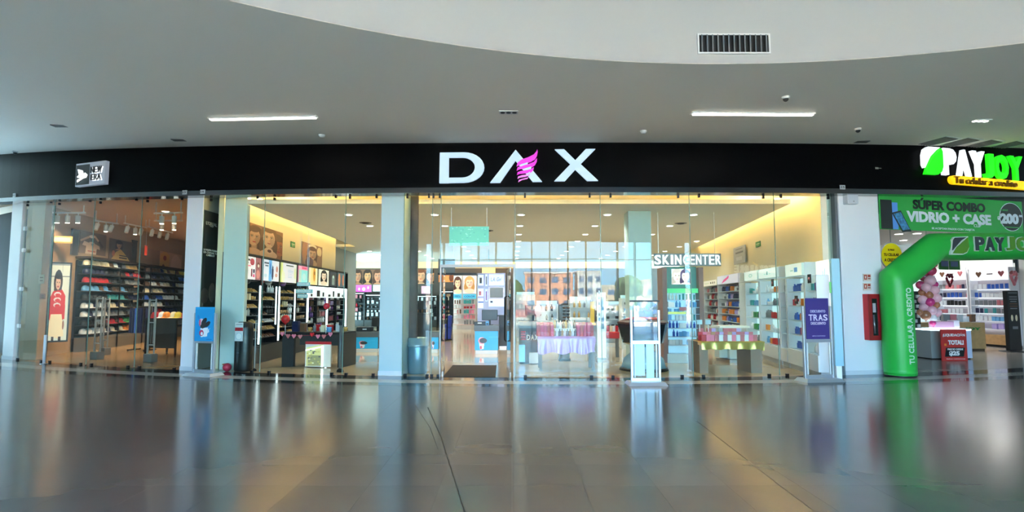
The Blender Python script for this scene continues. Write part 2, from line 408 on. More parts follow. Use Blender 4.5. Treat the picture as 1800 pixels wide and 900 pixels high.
for px, py, D, w, label, nm in ((405, 640, 12.80, .51, 'pale inner column behind the glass beside the black tall poster', 'column_5'), (1128, 600, 13.7, .56, 'grey green inner column behind the glass above the standee', 'column_6')):
    x = at(px, py, D).x; o = sempty(nm, label); o.location = (x, D, 0)
    B(-w/2, w/2, 0, .14 if nm == 'column_5' else .5, 0, 3.95).build('shaft', TEAL if nm == 'column_5' else M('column_sage', (176, 200, 196), .4), o, bevel=.01)
# ---- shop walls
NEL = Wall(-12.74, 15.0, -14.9, 26.4)            # cap shop, left wall
DL = Wall(-6.60, 12.4, -7.04, 22.5)              # cosmetics shop, left wall
DR = Wall(9.25, 31.5, 6.52, 11.9)                # cosmetics shop, right wall
PR = Wall(15.95, 21.6, 16.95, 14.0)              # phone shop, shelf wall
CREAM = M('cream_wall', (238, 228, 198), .7); SAND = M('sand_wall', (168, 140, 112), .75); TAUPE = M('taupe_wall', (120, 96, 82), .75)
def wall(name, Wl, m, h, label, thick=.12, u0=0, u1=None):
    return struct(B(u0, u1 or Wl.len, 0, thick, 0, h).build(name, m, None, (Wl.a.x, Wl.a.y, 0), Wl.r), label)
wall('wall_cap_left', NEL, SAND, 4.4, 'sand coloured left wall of the cap shop')
struct(B(-15.4, -7.3, 26.4, 26.6, 0, 4.4).build('wall_cap_back', TAUPE), 'brown back wall of the cap shop')
wall('wall_cosmetics_left', DL, CREAM, 4.3, 'cream left wall of the cosmetics shop', u0=.58)
struct(MB().slab([(-7.04, 22.5), (-7.04, 22.62), (-9.4, 22.62), (-9.4, 22.5)], 0, 4.3).build('wall_cosmetics_return', CREAM))
struct(B(-9.5, -9.4, 22.5, 33.2, 0, 4.3).build('wall_cosmetics_left_rear', CREAM))
struct(B(-9.5, 10.2, 33, 33.2, 0, 3.38).build('wall_cosmetics_back', M('slate_wall', (96, 90, 88), .6)), 'slate back wall of the cosmetics shop'); struct(B(-9.5, 10.2, 33, 33.2, 3.38, 4.3).build('wall_cosmetics_back_top', CREAM), 'cream strip along the top of the back wall')
wall('wall_cosmetics_right', DR, CREAM, 4.3, 'cream right wall of the cosmetics shop')
wall('wall_phone_right', PR, M('phone_wall', (226, 224, 220), .6), 4.2, 'white shelf wall of the phone shop')
struct(B(9.6, 17.2, 22.0, 22.2, 0, 4.2).build('wall_phone_back', M('phone_back', (214, 210, 204), .6)), 'white back wall of the phone shop')
struct(MB().slab([(7.75, 12.3), (9.75, 22.0), (9.65, 22.0), (7.65, 12.3)], 0, 4.2).build('wall_phone_left', M('phone_wall', (226, 224, 220))), 'white left wall of the phone shop')
struct(MB().slab([(-7.10, 12.63), (-7.35, 26.4), (-7.25, 26.4), (-6.98, 12.63)], 0, 4.4).build('wall_cap_right', M('grey_wall', (168, 172, 170), .7)), 'grey dividing wall between the cap shop and the cosmetics shop')
# ---- shop floors
def arcpts(x0, x1, n=24, dr=.0): return [(x0+(x1-x0)*k/n, arc(x0+(x1-x0)*k/n, dr)[0]) for k in range(n+1)]
struct(MB().slab(arcpts(-17.5, -6.9)+[(-7.25, 26.5), (-17.5, 26.5)], -.05, 0).build('floor_cap_shop', M('tan_floor', (176, 142, 104), .2, noise=.06, nscale=3)), 'tan floor of the cap shop')
struct(MB().slab(arcpts(-6.9, 7.3)+[(10.2, 33.1), (-9.5, 33.1), (-7.25, 26.5)], -.05, 0).build('floor_cosmetics', M('cream_tile', (196, 176, 146), .09, noise=.05, nscale=.8, spec=.7)), 'polished cream floor of the cosmetics shop')
struct(MB().slab(arcpts(7.3, 19.5)+[(19.5, 22.2), (9.6, 22.2)], -.05, 0).build('floor_phone_shop', M('grey_tile', (158, 152, 146), .18, noise=.05, nscale=2)), 'grey floor of the phone shop')
# ---- shop ceilings
struct(MB().slab(arcpts(-17.5, -6.9, dr=-.15)+[(-7.2, 26.5), (-17.5, 26.5)], 4.15, 4.25).build('ceiling_cap_shop', M('brown_ceiling', (214, 180, 148), .7)), 'brown ceiling of the cap shop')
struct(MB().slab(arcpts(-6.9, 7.3, dr=-.15)+[(10.2, 33.1), (-9.5, 33.1), (-7.25, 26.5)], 4.25, 4.35).build('ceiling_cosmetics', M('warm_white', (235, 222, 190), .7)), 'upper ceiling of the cosmetics shop above the coves')
slab = [(-5.95, 12.65), (6.25, 12.65), (7.9, 25.5), (8.2, 32.3), (-8.6, 32.3), (-8.6, 23.0), (-6.35, 23.0)]
struct(MB().slab(slab, 3.70, 3.80).build('ceiling_cosmetics_slab', M('slab_white', (240, 235, 222), .7)), 'white hung ceiling of the cosmetics shop with downlights')
for a, c, m, lab in ((0, 1, LEDF, 'warm light strip hidden in the front cove just behind the shop glass'), (1, 2, LEDY, 'warm light strip hidden in the cove along the right cosmetics wall'), (6, 0, LEDY, 'warm light strip hidden in the cove along the left cosmetics wall'), (3, 4, LEDY, 'warm light strip hidden in the cove at the back of the cosmetics shop')):
    p, q = Vector(slab[a]), Vector(slab[c]); d = (q-p).normalized(); n = Vector((-d.y, d.x))*.22; p += n; q += n
    tag(MB().slab([tuple(p), tuple(q), tuple(q+n*.3), tuple(p+n*.3)], 3.81, 3.83).build('cove_light', m), lab, 'light')
struct(MB().slab(arcpts(7.6, 19.5, dr=-.2)+[(19.5, 22.2), (9.6, 22.2)], 3.66, 3.75).build('ceiling_phone_shop', M('phone_ceiling', (196, 194, 188), .7)), 'pale ceiling of the phone shop')
struct(ring('wall_phone_gap_blocker', FAS, -.3, -.1, 0, 0, x0=7.7, x1=19.5, n=40, zf0=lambda x: 3.45, zf1=lambda x: zhead(x)+.3), 'dark strip added to close the bright gap above the phone shop entrance')  # added to block a bright gap between black band and shop ceiling
# far left neighbouring shop, dark
struct(ring('wall_neighbour', M('dark_shop', (26, 32, 38), .6, spec=.1), -.75, -.65, 0, 5.4, x0=-17.5, x1=-13.0, n=14), 'dark front of the next shop beyond the slim column')
# ================================================================ SHOP GLASS
HW = M('patch_fitting', (30, 30, 32), .35, .6)
def pane(parent, a, b, z0=.02, z1=None, top=True, clamps=True, name='pane', sides=False):
    """one sheet of glass between two points of the front, with its top clips and floor shoes as fittings"""
    a = Vector(a[:2]); b = Vector(b[:2]); d = b-a; r = math.atan2(d.y, d.x); L = d.length
    h = z1 or zhead((a.x+b.x)/2)+.02
    B(.004, L-.004, -.006, .006, z0, h).build(name, GLASS, parent, (a.x, a.y, 0), r)
    g = MB()
    g.box(.0, .012, -.008, .008, z0, h)
    g.build('glass_edge', M('green_glass_edge', (118, 150, 138), .2), parent, (a.x, a.y, 0), r)
    if clamps:
        for u in (.12*L, .88*L):
            if top: B(u-.02, u+.02, -.025, .025, h-.17, h-.11).build('top_clip', HW, parent, (a.x, a.y, 0), r, bevel=.006)
            B(u-.03, u+.03, -.025, .025, 0, .05).build('floor_shoe', HW, parent, (a.x, a.y, 0), r, bevel=.006)
def front(name, label, pxs, **k):
    o = sempty(name, label); P = [fac(p, 655, 0) for p in pxs]
    for p, q in zip(P[:-1], P[1:]): pane(o, p, q, **k)
    return o
front('window_1', 'glass front of the cap shop with dark clips', [23, 78, 150, 235, 316])
front('window_2', 'glass front of the cosmetics shop left of the pale column', [346, 456, 601, 664])
front('window_3', 'narrow glass beside the entrance', [706, 757, 772])
front('window_4', 'glass front of the cosmetics shop right of the entrance', [905, 1058, 1218, 1370, 1482])
d1 = sempty('door_1', 'open entrance of the cosmetics shop with a glass panel above')
a, b_ = fac(772, 655, 0), fac(905, 655, 0)
ZD = 2.26
pane(d1, a, b_, z0=ZD, clamps=False, name='transom_pane')
def fl_box(p, q, y0, y1, z0, z1, name, m, parent, u0=None, u1=None, bevel=0):
    p = Vector(p[:2]); q = Vector(q[:2]); d = q-p; r = math.atan2(d.y, d.x)
    return B(0 if u0 is None else u0, d.length if u1 is None else u1, y0, y1, z0, z1).build(name, m, parent, (p.x, p.y, 0), r, bevel=bevel)
fl_box(a, b_, -.03, .03, ZD-.05, ZD+.01, 'header_rail', M('jamb_metal', (120, 112, 104), .35, .6), d1)
Ld = (Vector(b_[:2])-Vector(a[:2])).length
JM = M('jamb_metal', (120, 112, 104), .35, .6)
for u in (.0, Ld-.03): fl_box(a, b_, -.02, .02, 0, ZD, 'jamb', JM, d1, u, u+.03)
# the door leaves stand open, swung into the shop
for (p, q, nm) in ((Vector(b_[:2])+Vector((-.09, .05)), Vector(b_[:2])+Vector((-.16, 1.0)), 'r'), (Vector(a[:2])+Vector((.06, .05)), Vector(a[:2])+Vector((-.02, 1.0)), 'l')):
    d = q-p; r = math.atan2(d.y, d.x)
    B(0, d.length, -.006, .006, .03, ZD-.08).build('door_leaf', GLASS, d1, (p.x, p.y, 0), r)
    for z0, z1 in ((0.0, .1), (ZD-.14, ZD-.06)): B(0, d.length, -.016, .016, z0, z1).build('leaf_rail', JM, d1, (p.x, p.y, 0), r)
    for s in (-1, 1):
        MB().tube([(.86, s*.016, .65), (.86, s*.06, .68), (.86, s*.06, 1.6), (.86, s*.016, 1.63)], .016, 8).build('pull_handle', DARKM, d1, (p.x, p.y, 0), r)
# long chrome pulls and white corner brackets on the left edge of the cap shop
w1 = bpy.data.objects['window_1']
for py in (402, 440, 508, 573):
    x, y, th = fac(30, 620, .06); B(-.05, .05, -.03, .03, Z(py, y)-.05, Z(py, y)+.05).build('hinge_bracket', M('white_bracket', (236, 240, 240), .3), w1, (x, y, 0), th, bevel=.01)
# ---- black/white number plates on the band
for i, (px, py, lab) in enumerate(((17, 343, 'small grey number plate above the slim column at far left'), (319, 338, 'small grey number plate left of the one over the second column'), (351, 337, 'small grey number plate over the second white column'), (1487, 329, 'small grey number plate over the broad pier'))):
    x, y, th = fac(px, 450, .36); z = Z(py, y)
    t = thing('number_plate', lab, 'sign', (x, y, z), th)
    B(-.06, .06, 0, .02, -.045, .045).build('plate', M('plate_grey', (176, 180, 184), .4), t, bevel=.004)
    text('%d' % (12+i), .075, .04, BLACK, t, (0, -.003, 0), .01)
# ================================================================ SIGNS ON THE BAND
def fthing(name, label, cat, px, py, dr=.34, group=None):
    """a thing fixed to the black band; its local frame has one pixel = s metres"""
    x, y, th = fac(px, py, dr)
    p = at(px, py, y); s = (y/ray(px, py)[1])/FL
    return thing(name, label, cat, p, th, group), s
LETW = M('letter_white', (120, 132, 140), .5, emit=.74, ecol=(200, 232, 255)); LETS = M('letter_side', (150, 160, 170), .5)
MAG = M('letter_magenta', (150, 30, 140), .5, emit=.75, ecol=(240, 50, 225)); MAG2 = M('letter_pink', (150, 80, 145), .5, emit=.75, ecol=(248, 140, 238))
t, s = fthing('shop_sign', 'large white lit letters and pink feather emblem on the black band over the middle shop', 'sign', 910, 293)
k = s/5.294; q = lambda pts: [((x/5.294+740-910)*s, -(y/5.294+250-293)*s) for x, y in pts]
def arcp(cx, cy, rx, ry, a0, a1, n=14): return [(cx+rx*math.cos(rad(a0+(a1-a0)*i/n)), cy+ry*math.sin(rad(a0+(a1-a0)*i/n))) for i in range(n+1)]
def letter(polys, nm='letter', m=LETW, y0=-.07, y1=-.005, parent=None):
    b = MB()
    for p in polys: b.prism(q(p), y0, y1)
    return b.build(nm, m, parent or t)
letter([[(175, 94), (258, 94), (258, 381), (172, 381)],
        [(257, 94), (400, 94)]+arcp(400, 236, 190, 142, -90, 90)+[(400, 378), (257, 380), (257, 332), (385, 332)]+arcp(385, 236, 118, 96, 90, -90)+[(385, 140), (257, 140)]])
letter([[(645, 382), (882, 75), (925, 130), (880, 175), (738, 381)], [(882, 75), (1125, 376), (1040, 376), (880, 175)]])
letter([[(1245, 75), (1330, 75), (1432, 180), (1480, 215), (1640, 372), (1540, 372), (1432, 265), (1388, 215)],
        [(1530, 75), (1618, 75), (1480, 215), (1432, 265), (1335, 372), (1238, 372), (1388, 215), (1432, 180)]])
fe = [[(892, 235), (900, 200), (940, 170), (1000, 150), (1050, 125), (1075, 95), (1082, 76), (1086, 100), (1080, 135), (1062, 170), (1020, 195), (960, 210), (915, 222)],
      [(892, 275), (900, 245), (930, 232), (1000, 215), (1050, 195), (1080, 160), (1078, 190), (1060, 225), (1030, 245), (960, 255), (915, 262)],
      [(895, 315), (900, 290), (930, 278), (990, 270), (1030, 258), (1050, 245), (1045, 270), (1025, 292), (970, 300), (915, 305)],
      [(900, 350), (905, 330), (940, 318), (985, 312), (1015, 300), (1005, 322), (970, 332), (920, 340)],
      [(906, 382), (912, 362), (950, 350), (1000, 338), (990, 352), (940, 362)]]
for i, p_ in enumerate(fe): letter([p_], 'feather', MAG if i < 3 else MAG2, -.10, -.07)
for (x0, y0, x1, y1) in ((930, 228, 995, 208), (958, 268, 1026, 248), (985, 315, 1015, 296)):
    letter([[(x0, y0-10), (x1, y1-10), (x1, y1+5), (x0, y0+8)]], 'feather_gap', LETW, -.105, -.1)
# ---- cap shop sign
t, s = fthing('cap_shop_sign', 'grey and black lit sign box with a cap flag emblem over the cap shop', 'sign', 166, 307)
sg = Wall(0, 0, 1, 0); H = 41*s; Wd = 75*s
B(-Wd/2, Wd/2, -.1, 0, -H/2, H/2).build('box', M('sign_grey', (160, 168, 182), .4, emit=.3, ecol=(150, 160, 178)), t, bevel=.006)
B(-Wd*.47, -Wd*.02, -.112, -.1, -H*.44, H*.42).build('black_square', BLACK, t)
e = lambda pts: [((x-.5)*Wd, (.5-y)*H) for x, y in pts]
LW2 = M('letter_bright', (255, 255, 255), .4, emit=1.0)
bq = MB()
for p in ([(.10, .26), (.17, .28), (.20, .55), (.12, .60), (.09, .58), (.16, .52)], [(.21, .30), (.27, .34), (.30, .52), (.24, .54)],
          [(.09, .62), (.28, .56), (.36, .44), (.44, .54), (.40, .66), (.30, .68), (.10, .82), (.10, .72), (.26, .64)]): bq.prism(e(p), -.13, -.112)
bq.build('flag_emblem', LW2, t)
text('NEW', Wd*.36, H*.27, LW2, t, (Wd*.265, -.106, H*.12), .03, .01, name='glow_lettering'); text('ERA', Wd*.33, H*.25, LW2, t, (Wd*.265, -.106, -H*.2), .03, .01, name='glow_lettering')
letters('NEW', Wd*.36, H*.27, BLACK, t, (Wd*.235, -.125, H*.15), .0, .02); letters('ERA', Wd*.33, H*.25, BLACK, t, (Wd*.235, -.125, -H*.17), .0, .02)
# ---- phone shop sign
t, s = fthing('phone_shop_sign', 'white and green lit letters with a leaf emblem over the phone shop', 'sign', 1700, 297)
GRN = M('lit_green', (40, 225, 30), .4, emit=.85, ecol=(30, 225, 20)); YEL = M('lit_yellow', (255, 205, 20), .4, emit=.85, ecol=(255, 200, 10)); WL = M('lit_white', (240, 244, 250), .4, emit=.85)
k2 = lambda pts: [((x/5+1540-1700)*s, -(y/5+250-297)*s) for x, y in pts]
def ph(polys, nm, m, y0=-.08, y1=-.004):
    b = MB()
    for p in polys: b.prism(k2(p), y0, y1)
    return b.build(nm, m, t)
ph([[(285, 262), (270, 235), (272, 150), (290, 100), (330, 76), (465, 74), (420, 100), (350, 160)]], 'leaf_half', WL)
ph([[(288, 315), (320, 240), (380, 160), (475, 80), (490, 110), (488, 240), (470, 285), (425, 313)]], 'leaf_half', GRN)
def tl(sx, x0, x1, y0, y1, m, d=-.04, bold=.045): (letters if len(sx) < 5 else text)(sx, (x1-x0)/5*s, (y1-y0)/5*s, m, t, (((x0+x1)/10+1540-1700)*s, d, -((y0+y1)/10+250-297)*s), bold, .08)
tl('PAY', 495, 975, 75, 308, WL); tl('JOY', 970, 1430, 90, 312, GRN)
ph([arcp(598, 347, 36, 36, 90, 270, 8)+[(1500, 318), (1500, 392), (598, 384)]], 'tag_line_board', YEL)
tl('Tu celular a credito', 592, 1318, 322, 380, M('brown_letter', (120, 80, 10), .5), -.09, -.012)
# small fixtures on the band
for px, py, lab in ((1540, 296, 'tiny silver fixture on the black band beside the phone shop sign'),):
    x, y, th = fac(px, py, .34); p = at(px, py, y); t = thing('wall_hook', lab, 'fixture', p, th)
    B(-.04, .04, -.02, 0, -.02, .02).build('plate', CHROME, t); B(.04, .1, -.03, -.01, -.008, .008).build('arm', CHROME, t)
# ================================================================ CEILING FIXTURES
for px, py, w, rz, lab in ((461, 206.5, 203, rad(-10), 'long linear ceiling light over the cap shop side'), (1324, 199, 217, rad(4), 'long linear ceiling light on the side of the broad pier')):
    D = 9.9
    for _ in range(6):
        p = at(px, py, D); D *= (ztop(p.x)-EYE)/(p.z-EYE)
    p = at(px, py, D); L = w*(D/ray(px, py)[1])/FL
    zt = p.z
    t = thing('linear_light', lab, 'ceiling light', (p.x, p.y, zt), rz)
    slope = .0064*(p.x-CX)
    part('housing', M('housing_white', (225, 225, 225), .5), t, lambda b: b.box(-L/2-.03, L/2+.03, -.05, .05, -.02, .1))
    part('diffuser', M('linear_lens', (255, 255, 255), emit=7, ecol=(255, 250, 240)), t, lambda b: b.box(-L/2, L/2, -.035, .035, -.035, -.019))
    t.rotation_euler = (0, -slope, rz) if False else (0, math.atan(-slope), rz)
    lamp('linear_lamp', (p.x, p.y, zt-.06), power=14, col=(1, .97, .92), size=L, size_y=.06, rot=(0, 0, rz))
def ceil_at(px, py):
    D = 9
    for _ in range(8):
        p = at(px, py, D); D *= (ztop(p.x)-EYE)/(p.z-EYE)
    return at(px, py, D)
def disc(px, py, kind, lab, cat='ceiling fixture'):
    p = ceil_at(px, py); t = thing(kind, lab, cat, (p.x, p.y, p.z))
    if kind == 'dome_camera':
        part('base', M('camera_white', (215, 215, 215), .4), t, lambda b: b.lathe([(.055, -.035), (.065, .02)], 14))
        part('dome', BLACK, t, lambda b: b.ball((0, 0, -.035), .045, 12, 8))
    elif kind == 'smoke_detector':
        part('body', M('camera_white', (215, 215, 215), .4), t, lambda b: b.lathe([(.04, -.05), (.06, -.02), (.07, .02)], 14))
    elif kind == 'spotlight_box':
        part('frame', M('camera_white', (215, 215, 215), .4), t, lambda b: b.box(-.16, .16, -.08, .08, -.012, .01))
        for q in (-1, 0, 1):
            r = part('lamp_ring', DARKM if 'grey' in lab or 'black' in lab else LEDD, t, lambda b: b.lathe([(.035, -.02), (.045, -.011)], 12, (q*.1, 0)))
    elif kind == 'ceiling_speaker':
        part('grille', M('grille_grey', (120, 116, 112), .6), t, lambda b: b.box(-.13, .13, -.07, .07, -.012, .01)); part('slot', DARKM, t, lambda b: [b.box(-.11, .11, y-.008, y+.008, -.014, -.012) for y in (-.04, 0, .04)])
disc(27, 266, 'dome_camera', 'small dark dome camera on the ceiling at the far left end'); disc(1508, 226, 'dome_camera', 'small dome camera on the ceiling above the broad pier')
disc(566, 237, 'smoke_detector', 'white smoke detector on the ceiling near the long light over the caps'); disc(1131, 230, 'smoke_detector', 'white smoke detector on the ceiling to the right of the big letters')
disc(1381, 170, 'dome_camera', 'little dark ceiling sensor above the long light by the pier')
disc(894, 197, 'spotlight_box', 'unlit grey triple downlight above the big white letters'); disc(1723, 212, 'spotlight_box', 'lit triple downlight near the phone shop')
disc(104, 221, 'ceiling_speaker', 'flat ceiling vent plate left of the long light'); disc(314, 246, 'ceiling_speaker', 'flat ceiling vent plate above the cap shop sign'); disc(1515, 249, 'ceiling_speaker', 'flat ceiling vent plate above the broad pier')
for i, (px, py) in enumerate(((1648, 248), (1686, 250), (1726, 253), (1768, 255))):
    p = ceil_at(px, py); th = arc(p.x)[1]
    t = thing('air_slot', 'dark slatted air slot in the ceiling over the phone shop sign, %s from the left' % ('first', 'second', 'third', 'fourth')[i], 'vent', (p.x, p.y, p.z), th+rad(8), 'air slots over the phone shop')
    part('frame', M('camera_white', (215, 215, 215), .4), t, lambda b: b.box(-.26, .26, -.32, .32, -.006, .01)); part('dark_opening', BLACK, t, lambda b: b.box(-.2, .2, -.28, .28, -.012, -.006))
    for kx in range(5): part('slat', M('grille_grey', (120, 116, 112), .6), t, lambda b: b.box(-.17+kx*.08, -.15+kx*.08, -.28, .28, -.022, -.012))
# air grille in the white rim
px, py = 1289, 78; D = 7.3
for _ in range(8):
    p = at(px, py, D); D = VY+math.sqrt(VR*VR-(p.x-VX)**2)
p = at(px, py, D); s = D/ray(px, py)[1]/FL; th = -math.asin((p.x-VX)/VR)
t = thing('air_grille', 'dark air grille with upright slats in the white rim wall', 'vent', p, th)
gw, gh = 122*s, 31*s
part('backing', BLACK, t, lambda b: b.box(-gw/2, gw/2, -.015, .0, -gh/2, gh/2))
part('frame', M('camera_white', (215, 215, 215), .4), t, lambda b: (b.box(-gw/2-.02, gw/2+.02, -.03, 0, gh/2, gh/2+.02), b.box(-gw/2-.02, gw/2+.02, -.03, 0, -gh/2-.02, -gh/2), b.box(-gw/2-.02, -gw/2, -.03, 0, -gh/2, gh/2), b.box(gw/2, gw/2+.02, -.03, 0, -gh/2, gh/2)))
sm = MB().hexa([(-.004, -.05, -gh/2), (.004, -.05, -gh/2), (.03, -.016, -gh/2), (.022, -.016, -gh/2), (-.004, -.05, gh/2), (.004, -.05, gh/2), (.03, -.016, gh/2), (.022, -.016, gh/2)]).mesh('slat', M('slat_grey', (128, 130, 134), .5))
for i in range(13): link('slat', sm, t, (-gw/2+gw*(i+.35)/13, 0, 0))
# ================================================================ LIGHTS INSIDE THE SHOPS
def downlight(x, y, z, label, group, power, col=(1, .96, .88), r=.085, lens=LEDD):
    t = thing('downlight', label, 'downlight', (x, y, z), 0, group)
    part('trim_ring', WHITE, t, lambda b: b.lathe([(r+.03, -.012), (r+.035, .004)], 14))
    part('lens', lens, t, lambda b: b.lathe([(r, -.018), (r, -.012)], 14))
    if power: lamp('downlight_lamp', (x, y, z-.04), 'SPOT', power*4.5, col, .1, spot=rad(128))      # recessed lens: light is cut off near the horizontal
for k in range(8):
    y = 14.25+2.17*k
    for j in range(-4, 4):
        x = .23+2.18*j
        if -5.7-.2*(y > 23.2)*12 < x < 6.0+.12*(y-13): downlight(x, y, 3.70, 'round white downlight in the hung ceiling of the cosmetics shop', 'downlights of the cosmetics shop', 27 if k < 3 else 12)
for x, y in ((-4.1, 15.8), (-.75, 17.6), (4.75, 15.9)):
    t = thing('ceiling_vent', 'round grey ceiling vent at %s of the hung ceiling' % ('the left' if x < -3 else 'the middle' if x < 3 else 'the right'), 'vent', (x, y, 3.70))
    part('ring', M('grille_grey', (120, 116, 112), .6), t, lambda b: b.lathe([(.16, -.012), (.18, .003)], 18)); part('hub', DARKM, t, lambda b: b.lathe([(.08, -.03), (.11, -.012)], 16))
for px, py in ((1580, 411), (1612, 410), (1588, 422), (1690, 424), (1720, 418), (1640, 424)):
    u_, y_, d_ = ray(px, py); t_ = (3.66-EYE)/d_; downlight(u_*t_, y_*t_, 3.66, 'bright round downlight in the ceiling of the phone shop', 'downlights of the phone shop', 40, (1, .98, .95), .11)
# cap shop track lights
def track(p0, p1, n, lab, drop=.34, lit=None, power=9):
    a = Vector(p0); b_ = Vector(p1); d = b_-a; r = math.atan2(d.y, d.x); L = d.length
    t = thing('track_light', lab, 'track light', tuple(a), r)
    tw = M('track_white', (206, 202, 196), .5)
    part('rail', tw, t, lambda b: b.box(-.05, L+.05, -.02, .02, -.02, .02))
    for u in (0, L): part('stem', tw, t, lambda b: b.box(u-.012, u+.012, -.012, .012, 0, 4.15-a.z))
    for i in range(n):
        u = L*(i+.5)/n; on = lit is None or i in lit; tilt = 0 if on else .35
        h = part('spot_head', tw, t, lambda b: b.lathe([(.055, -.28), (.06, -.1), (.055, -.08)], 12)); h.location = (u, 0, 0); h.rotation_euler = (0, tilt, 0)
        part('yoke', tw, h, lambda b: b.box(-.012, .012, -.012, .012, -.09, 0))
        part('lens', LEDD if on else M('dull_lens', (170, 150, 130), .3, emit=.3), h, lambda b: b.lathe([(.05, -.29), (.05, -.281)], 12))
        if on and power:
            w = Vector((a.x+d.x*(i+.5)/n, a.y+d.y*(i+.5)/n, a.z-.33)); lamp('spot_lamp', w, 'SPOT', power*12, (1, .74, .48), .05, rot=(rad(26), rad(34), 0), spot=rad(84))
def tp(px, py, z):      # a place at height z on the sight line
    u, y, d = ray(px, py); t = (z-EYE)/d; return (u*t, y*t, z)
track(tp(92, 374, 3.95), tp(147, 374, 3.95), 3, 'white track light with three lit heads at the left of the cap shop', power=5)
track(tp(168, 388, 3.85), tp(205, 393, 3.85), 3, 'white track light with one lit head above the dark cap wall', lit=[1])
track(tp(220, 393, 3.9), tp(256, 400, 3.9), 3, 'white track light over the second part of the cap wall, middle head lit', lit=[1])
track(tp(262, 399, 3.9), tp(302, 409, 3.9), 3, 'white track light with turned-away heads, deepest in the cap shop', lit=[])
track(tp(274, 375, 3.85), tp(318, 374, 3.85), 2, 'white track light with two lit heads high near the white column')
track(tp(274, 388, 3.95), tp(318, 388, 3.95), 2, 'white track light with two lit heads just below the higher pair')
for x_, y_ in ((-10.2, 16.6), (-9.6, 20.0), (-11.6, 20.5)): downlight(x_, y_, 4.15, 'added round warm fill downlight in the brown ceiling of the cap shop', 'added fill downlights of the cap shop', 100, (1, .74, .5))  # fill lamps added to brighten and warm the cap shop
# ================================================================ STOCK (small goods on shelves)
HUES = {'gold': (206, 164, 96), 'black': (26, 25, 27), 'white': (236, 238, 240), 'brown': (110, 74, 52), 'tan': (196, 158, 120), 'pink': (236, 130, 160), 'rose': (206, 120, 128), 'red': (196, 30, 44), 'magenta': (200, 24, 90),
        'blue': (46, 96, 190), 'navy': (28, 34, 74), 'sky blue': (110, 176, 226), 'teal': (60, 160, 160), 'green': (70, 160, 90), 'yellow': (236, 206, 70), 'orange': (236, 140, 50), 'purple': (128, 90, 176), 'lilac': (190, 170, 226), 'grey': (126, 130, 134), 'cream': (232, 216, 182), 'silver': (190, 196, 202)}
def hue(n): return M('goods_'+n.replace(' ', '_'), HUES[n], .42)
TPL = {}
def tpl(kind):
    if kind in TPL: return TPL[kind]
    b = MB()
    if kind == 'bottle': b.lathe([(.03, 0), (.032, .11), (.014, .125), (.014, .165)], 8)
    elif kind == 'tube': b.lathe([(.022, 0), (.024, .03), (.026, .15)], 8)
    elif kind == 'jar': b.lathe([(.04, 0), (.042, .05), (.044, .055), (.044, .075)], 8)
    elif kind == 'carton': b.box(-.04, .04, -.03, .03, 0, .13)
    elif kind == 'gift box': b.box(-.07, .07, -.05, .05, 0, .18); b.box(-.075, .075, -.055, .055, .14, .185)
    elif kind == 'compact': b.hexa([(-.06, -.04, 0), (.06, -.04, 0), (.06, .03, .0), (-.06, .03, .0), (-.06, -.03, .02), (.06, -.03, .02), (.06, .04, .07), (-.06, .04, .07)])
    elif kind == 'pack': b.box(-.04, .04, -.012, .03, 0, .1); b.box(-.03, .03, .0, .012, .1, .14)
    elif kind == 'phone case': b.box(-.05, .05, -.012, .012, 0, .16); b.box(-.03, .0, -.016, -.012, .115, .145)
    elif kind == 'phone box': b.box(-.06, .06, -.04, .04, 0, .13)
    elif kind == 'cap':
        pr = [(.095, 0), (.095, .03), (.085, .07), (.06, .1), (.02, .115)]; b.lathe(pr, 10)
        vs = []; n = 7
        for i in range(n):
            a = PI+PI*i/(n-1); vs.append((.09*math.cos(a), .09*math.sin(a), .01)); vs.append((.095*math.cos(a), .085*math.sin(a)-.1*math.sin(PI*i/(n-1)), -.004))
        b.add([(x, y, z+.008) for x, y, z in vs]+vs, [(2*i, 2*i+1, 2*i+3, 2*i+2) for i in range(n-1)]+[(2*n+2*i, 2*n+2*i+2, 2*n+2*i+3, 2*n+2*i+1) for i in range(n-1)]+[(2*i+1, 2*n+2*i+1, 2*n+2*i+3, 2*i+3) for i in range(n-1)])
    TPL[kind] = b.mesh(kind.replace(' ', '_'), WHITE); return TPL[kind]
ORD = ['top', 'second', 'third', 'fourth', 'fifth', 'sixth', 'seventh', 'eighth', 'ninth', 'tenth']
CNT = {}
def item(kind, color, loc, rz, label, cat, group, sc=(1, 1, 1)):
    me = tpl(kind); o = bpy.data.objects.new(me.name, me); COL.objects.link(o)
    o.material_slots[0].link = 'OBJECT'; o.material_slots[0].material = hue(color)
    o.location = loc; o.rotation_euler = (0, 0, rz); o.scale = sc; CNT[kind] = CNT.get(kind, 0)+1
    return tag(o, label, cat, group)
CATS = {'bottle': 'bottle', 'tube': 'tube', 'jar': 'jar', 'carton': 'box', 'pack': 'pack', 'gift box': 'box', 'compact': 'compact', 'phone case': 'phone case', 'phone box': 'box', 'cap': 'cap'}
def stock(Wl, u0, u1, zs, off, mix, step, where, group, seed=1, fill=.95, big=1.0, jit=.25, hmax=None):
    """mix: list of (kind, colour); goods along every shelf height in zs (listed from the top)"""
    r = random.Random(seed)
    for i, z in enumerate(zs):
        u = u0+step*.5; run = None; left = 0
        while u < u1:
            if left <= 0: run = r.choice(mix); left = r.randint(2, 5)
            left -= 1
            if r.random() < fill:
                kind, c = run; p = Wl.pt(u, off, z+.001)
                s = big*r.uniform(.9, 1.12)
                item(kind, c, p, Wl.r+r.uniform(-.1, .1), '%s %s on %s shelf of %s' % (c, kind, ORD[i], where), CATS[kind], group, (s, s, s))
            u += step*r.uniform(1-jit*.4, 1+jit*.4)
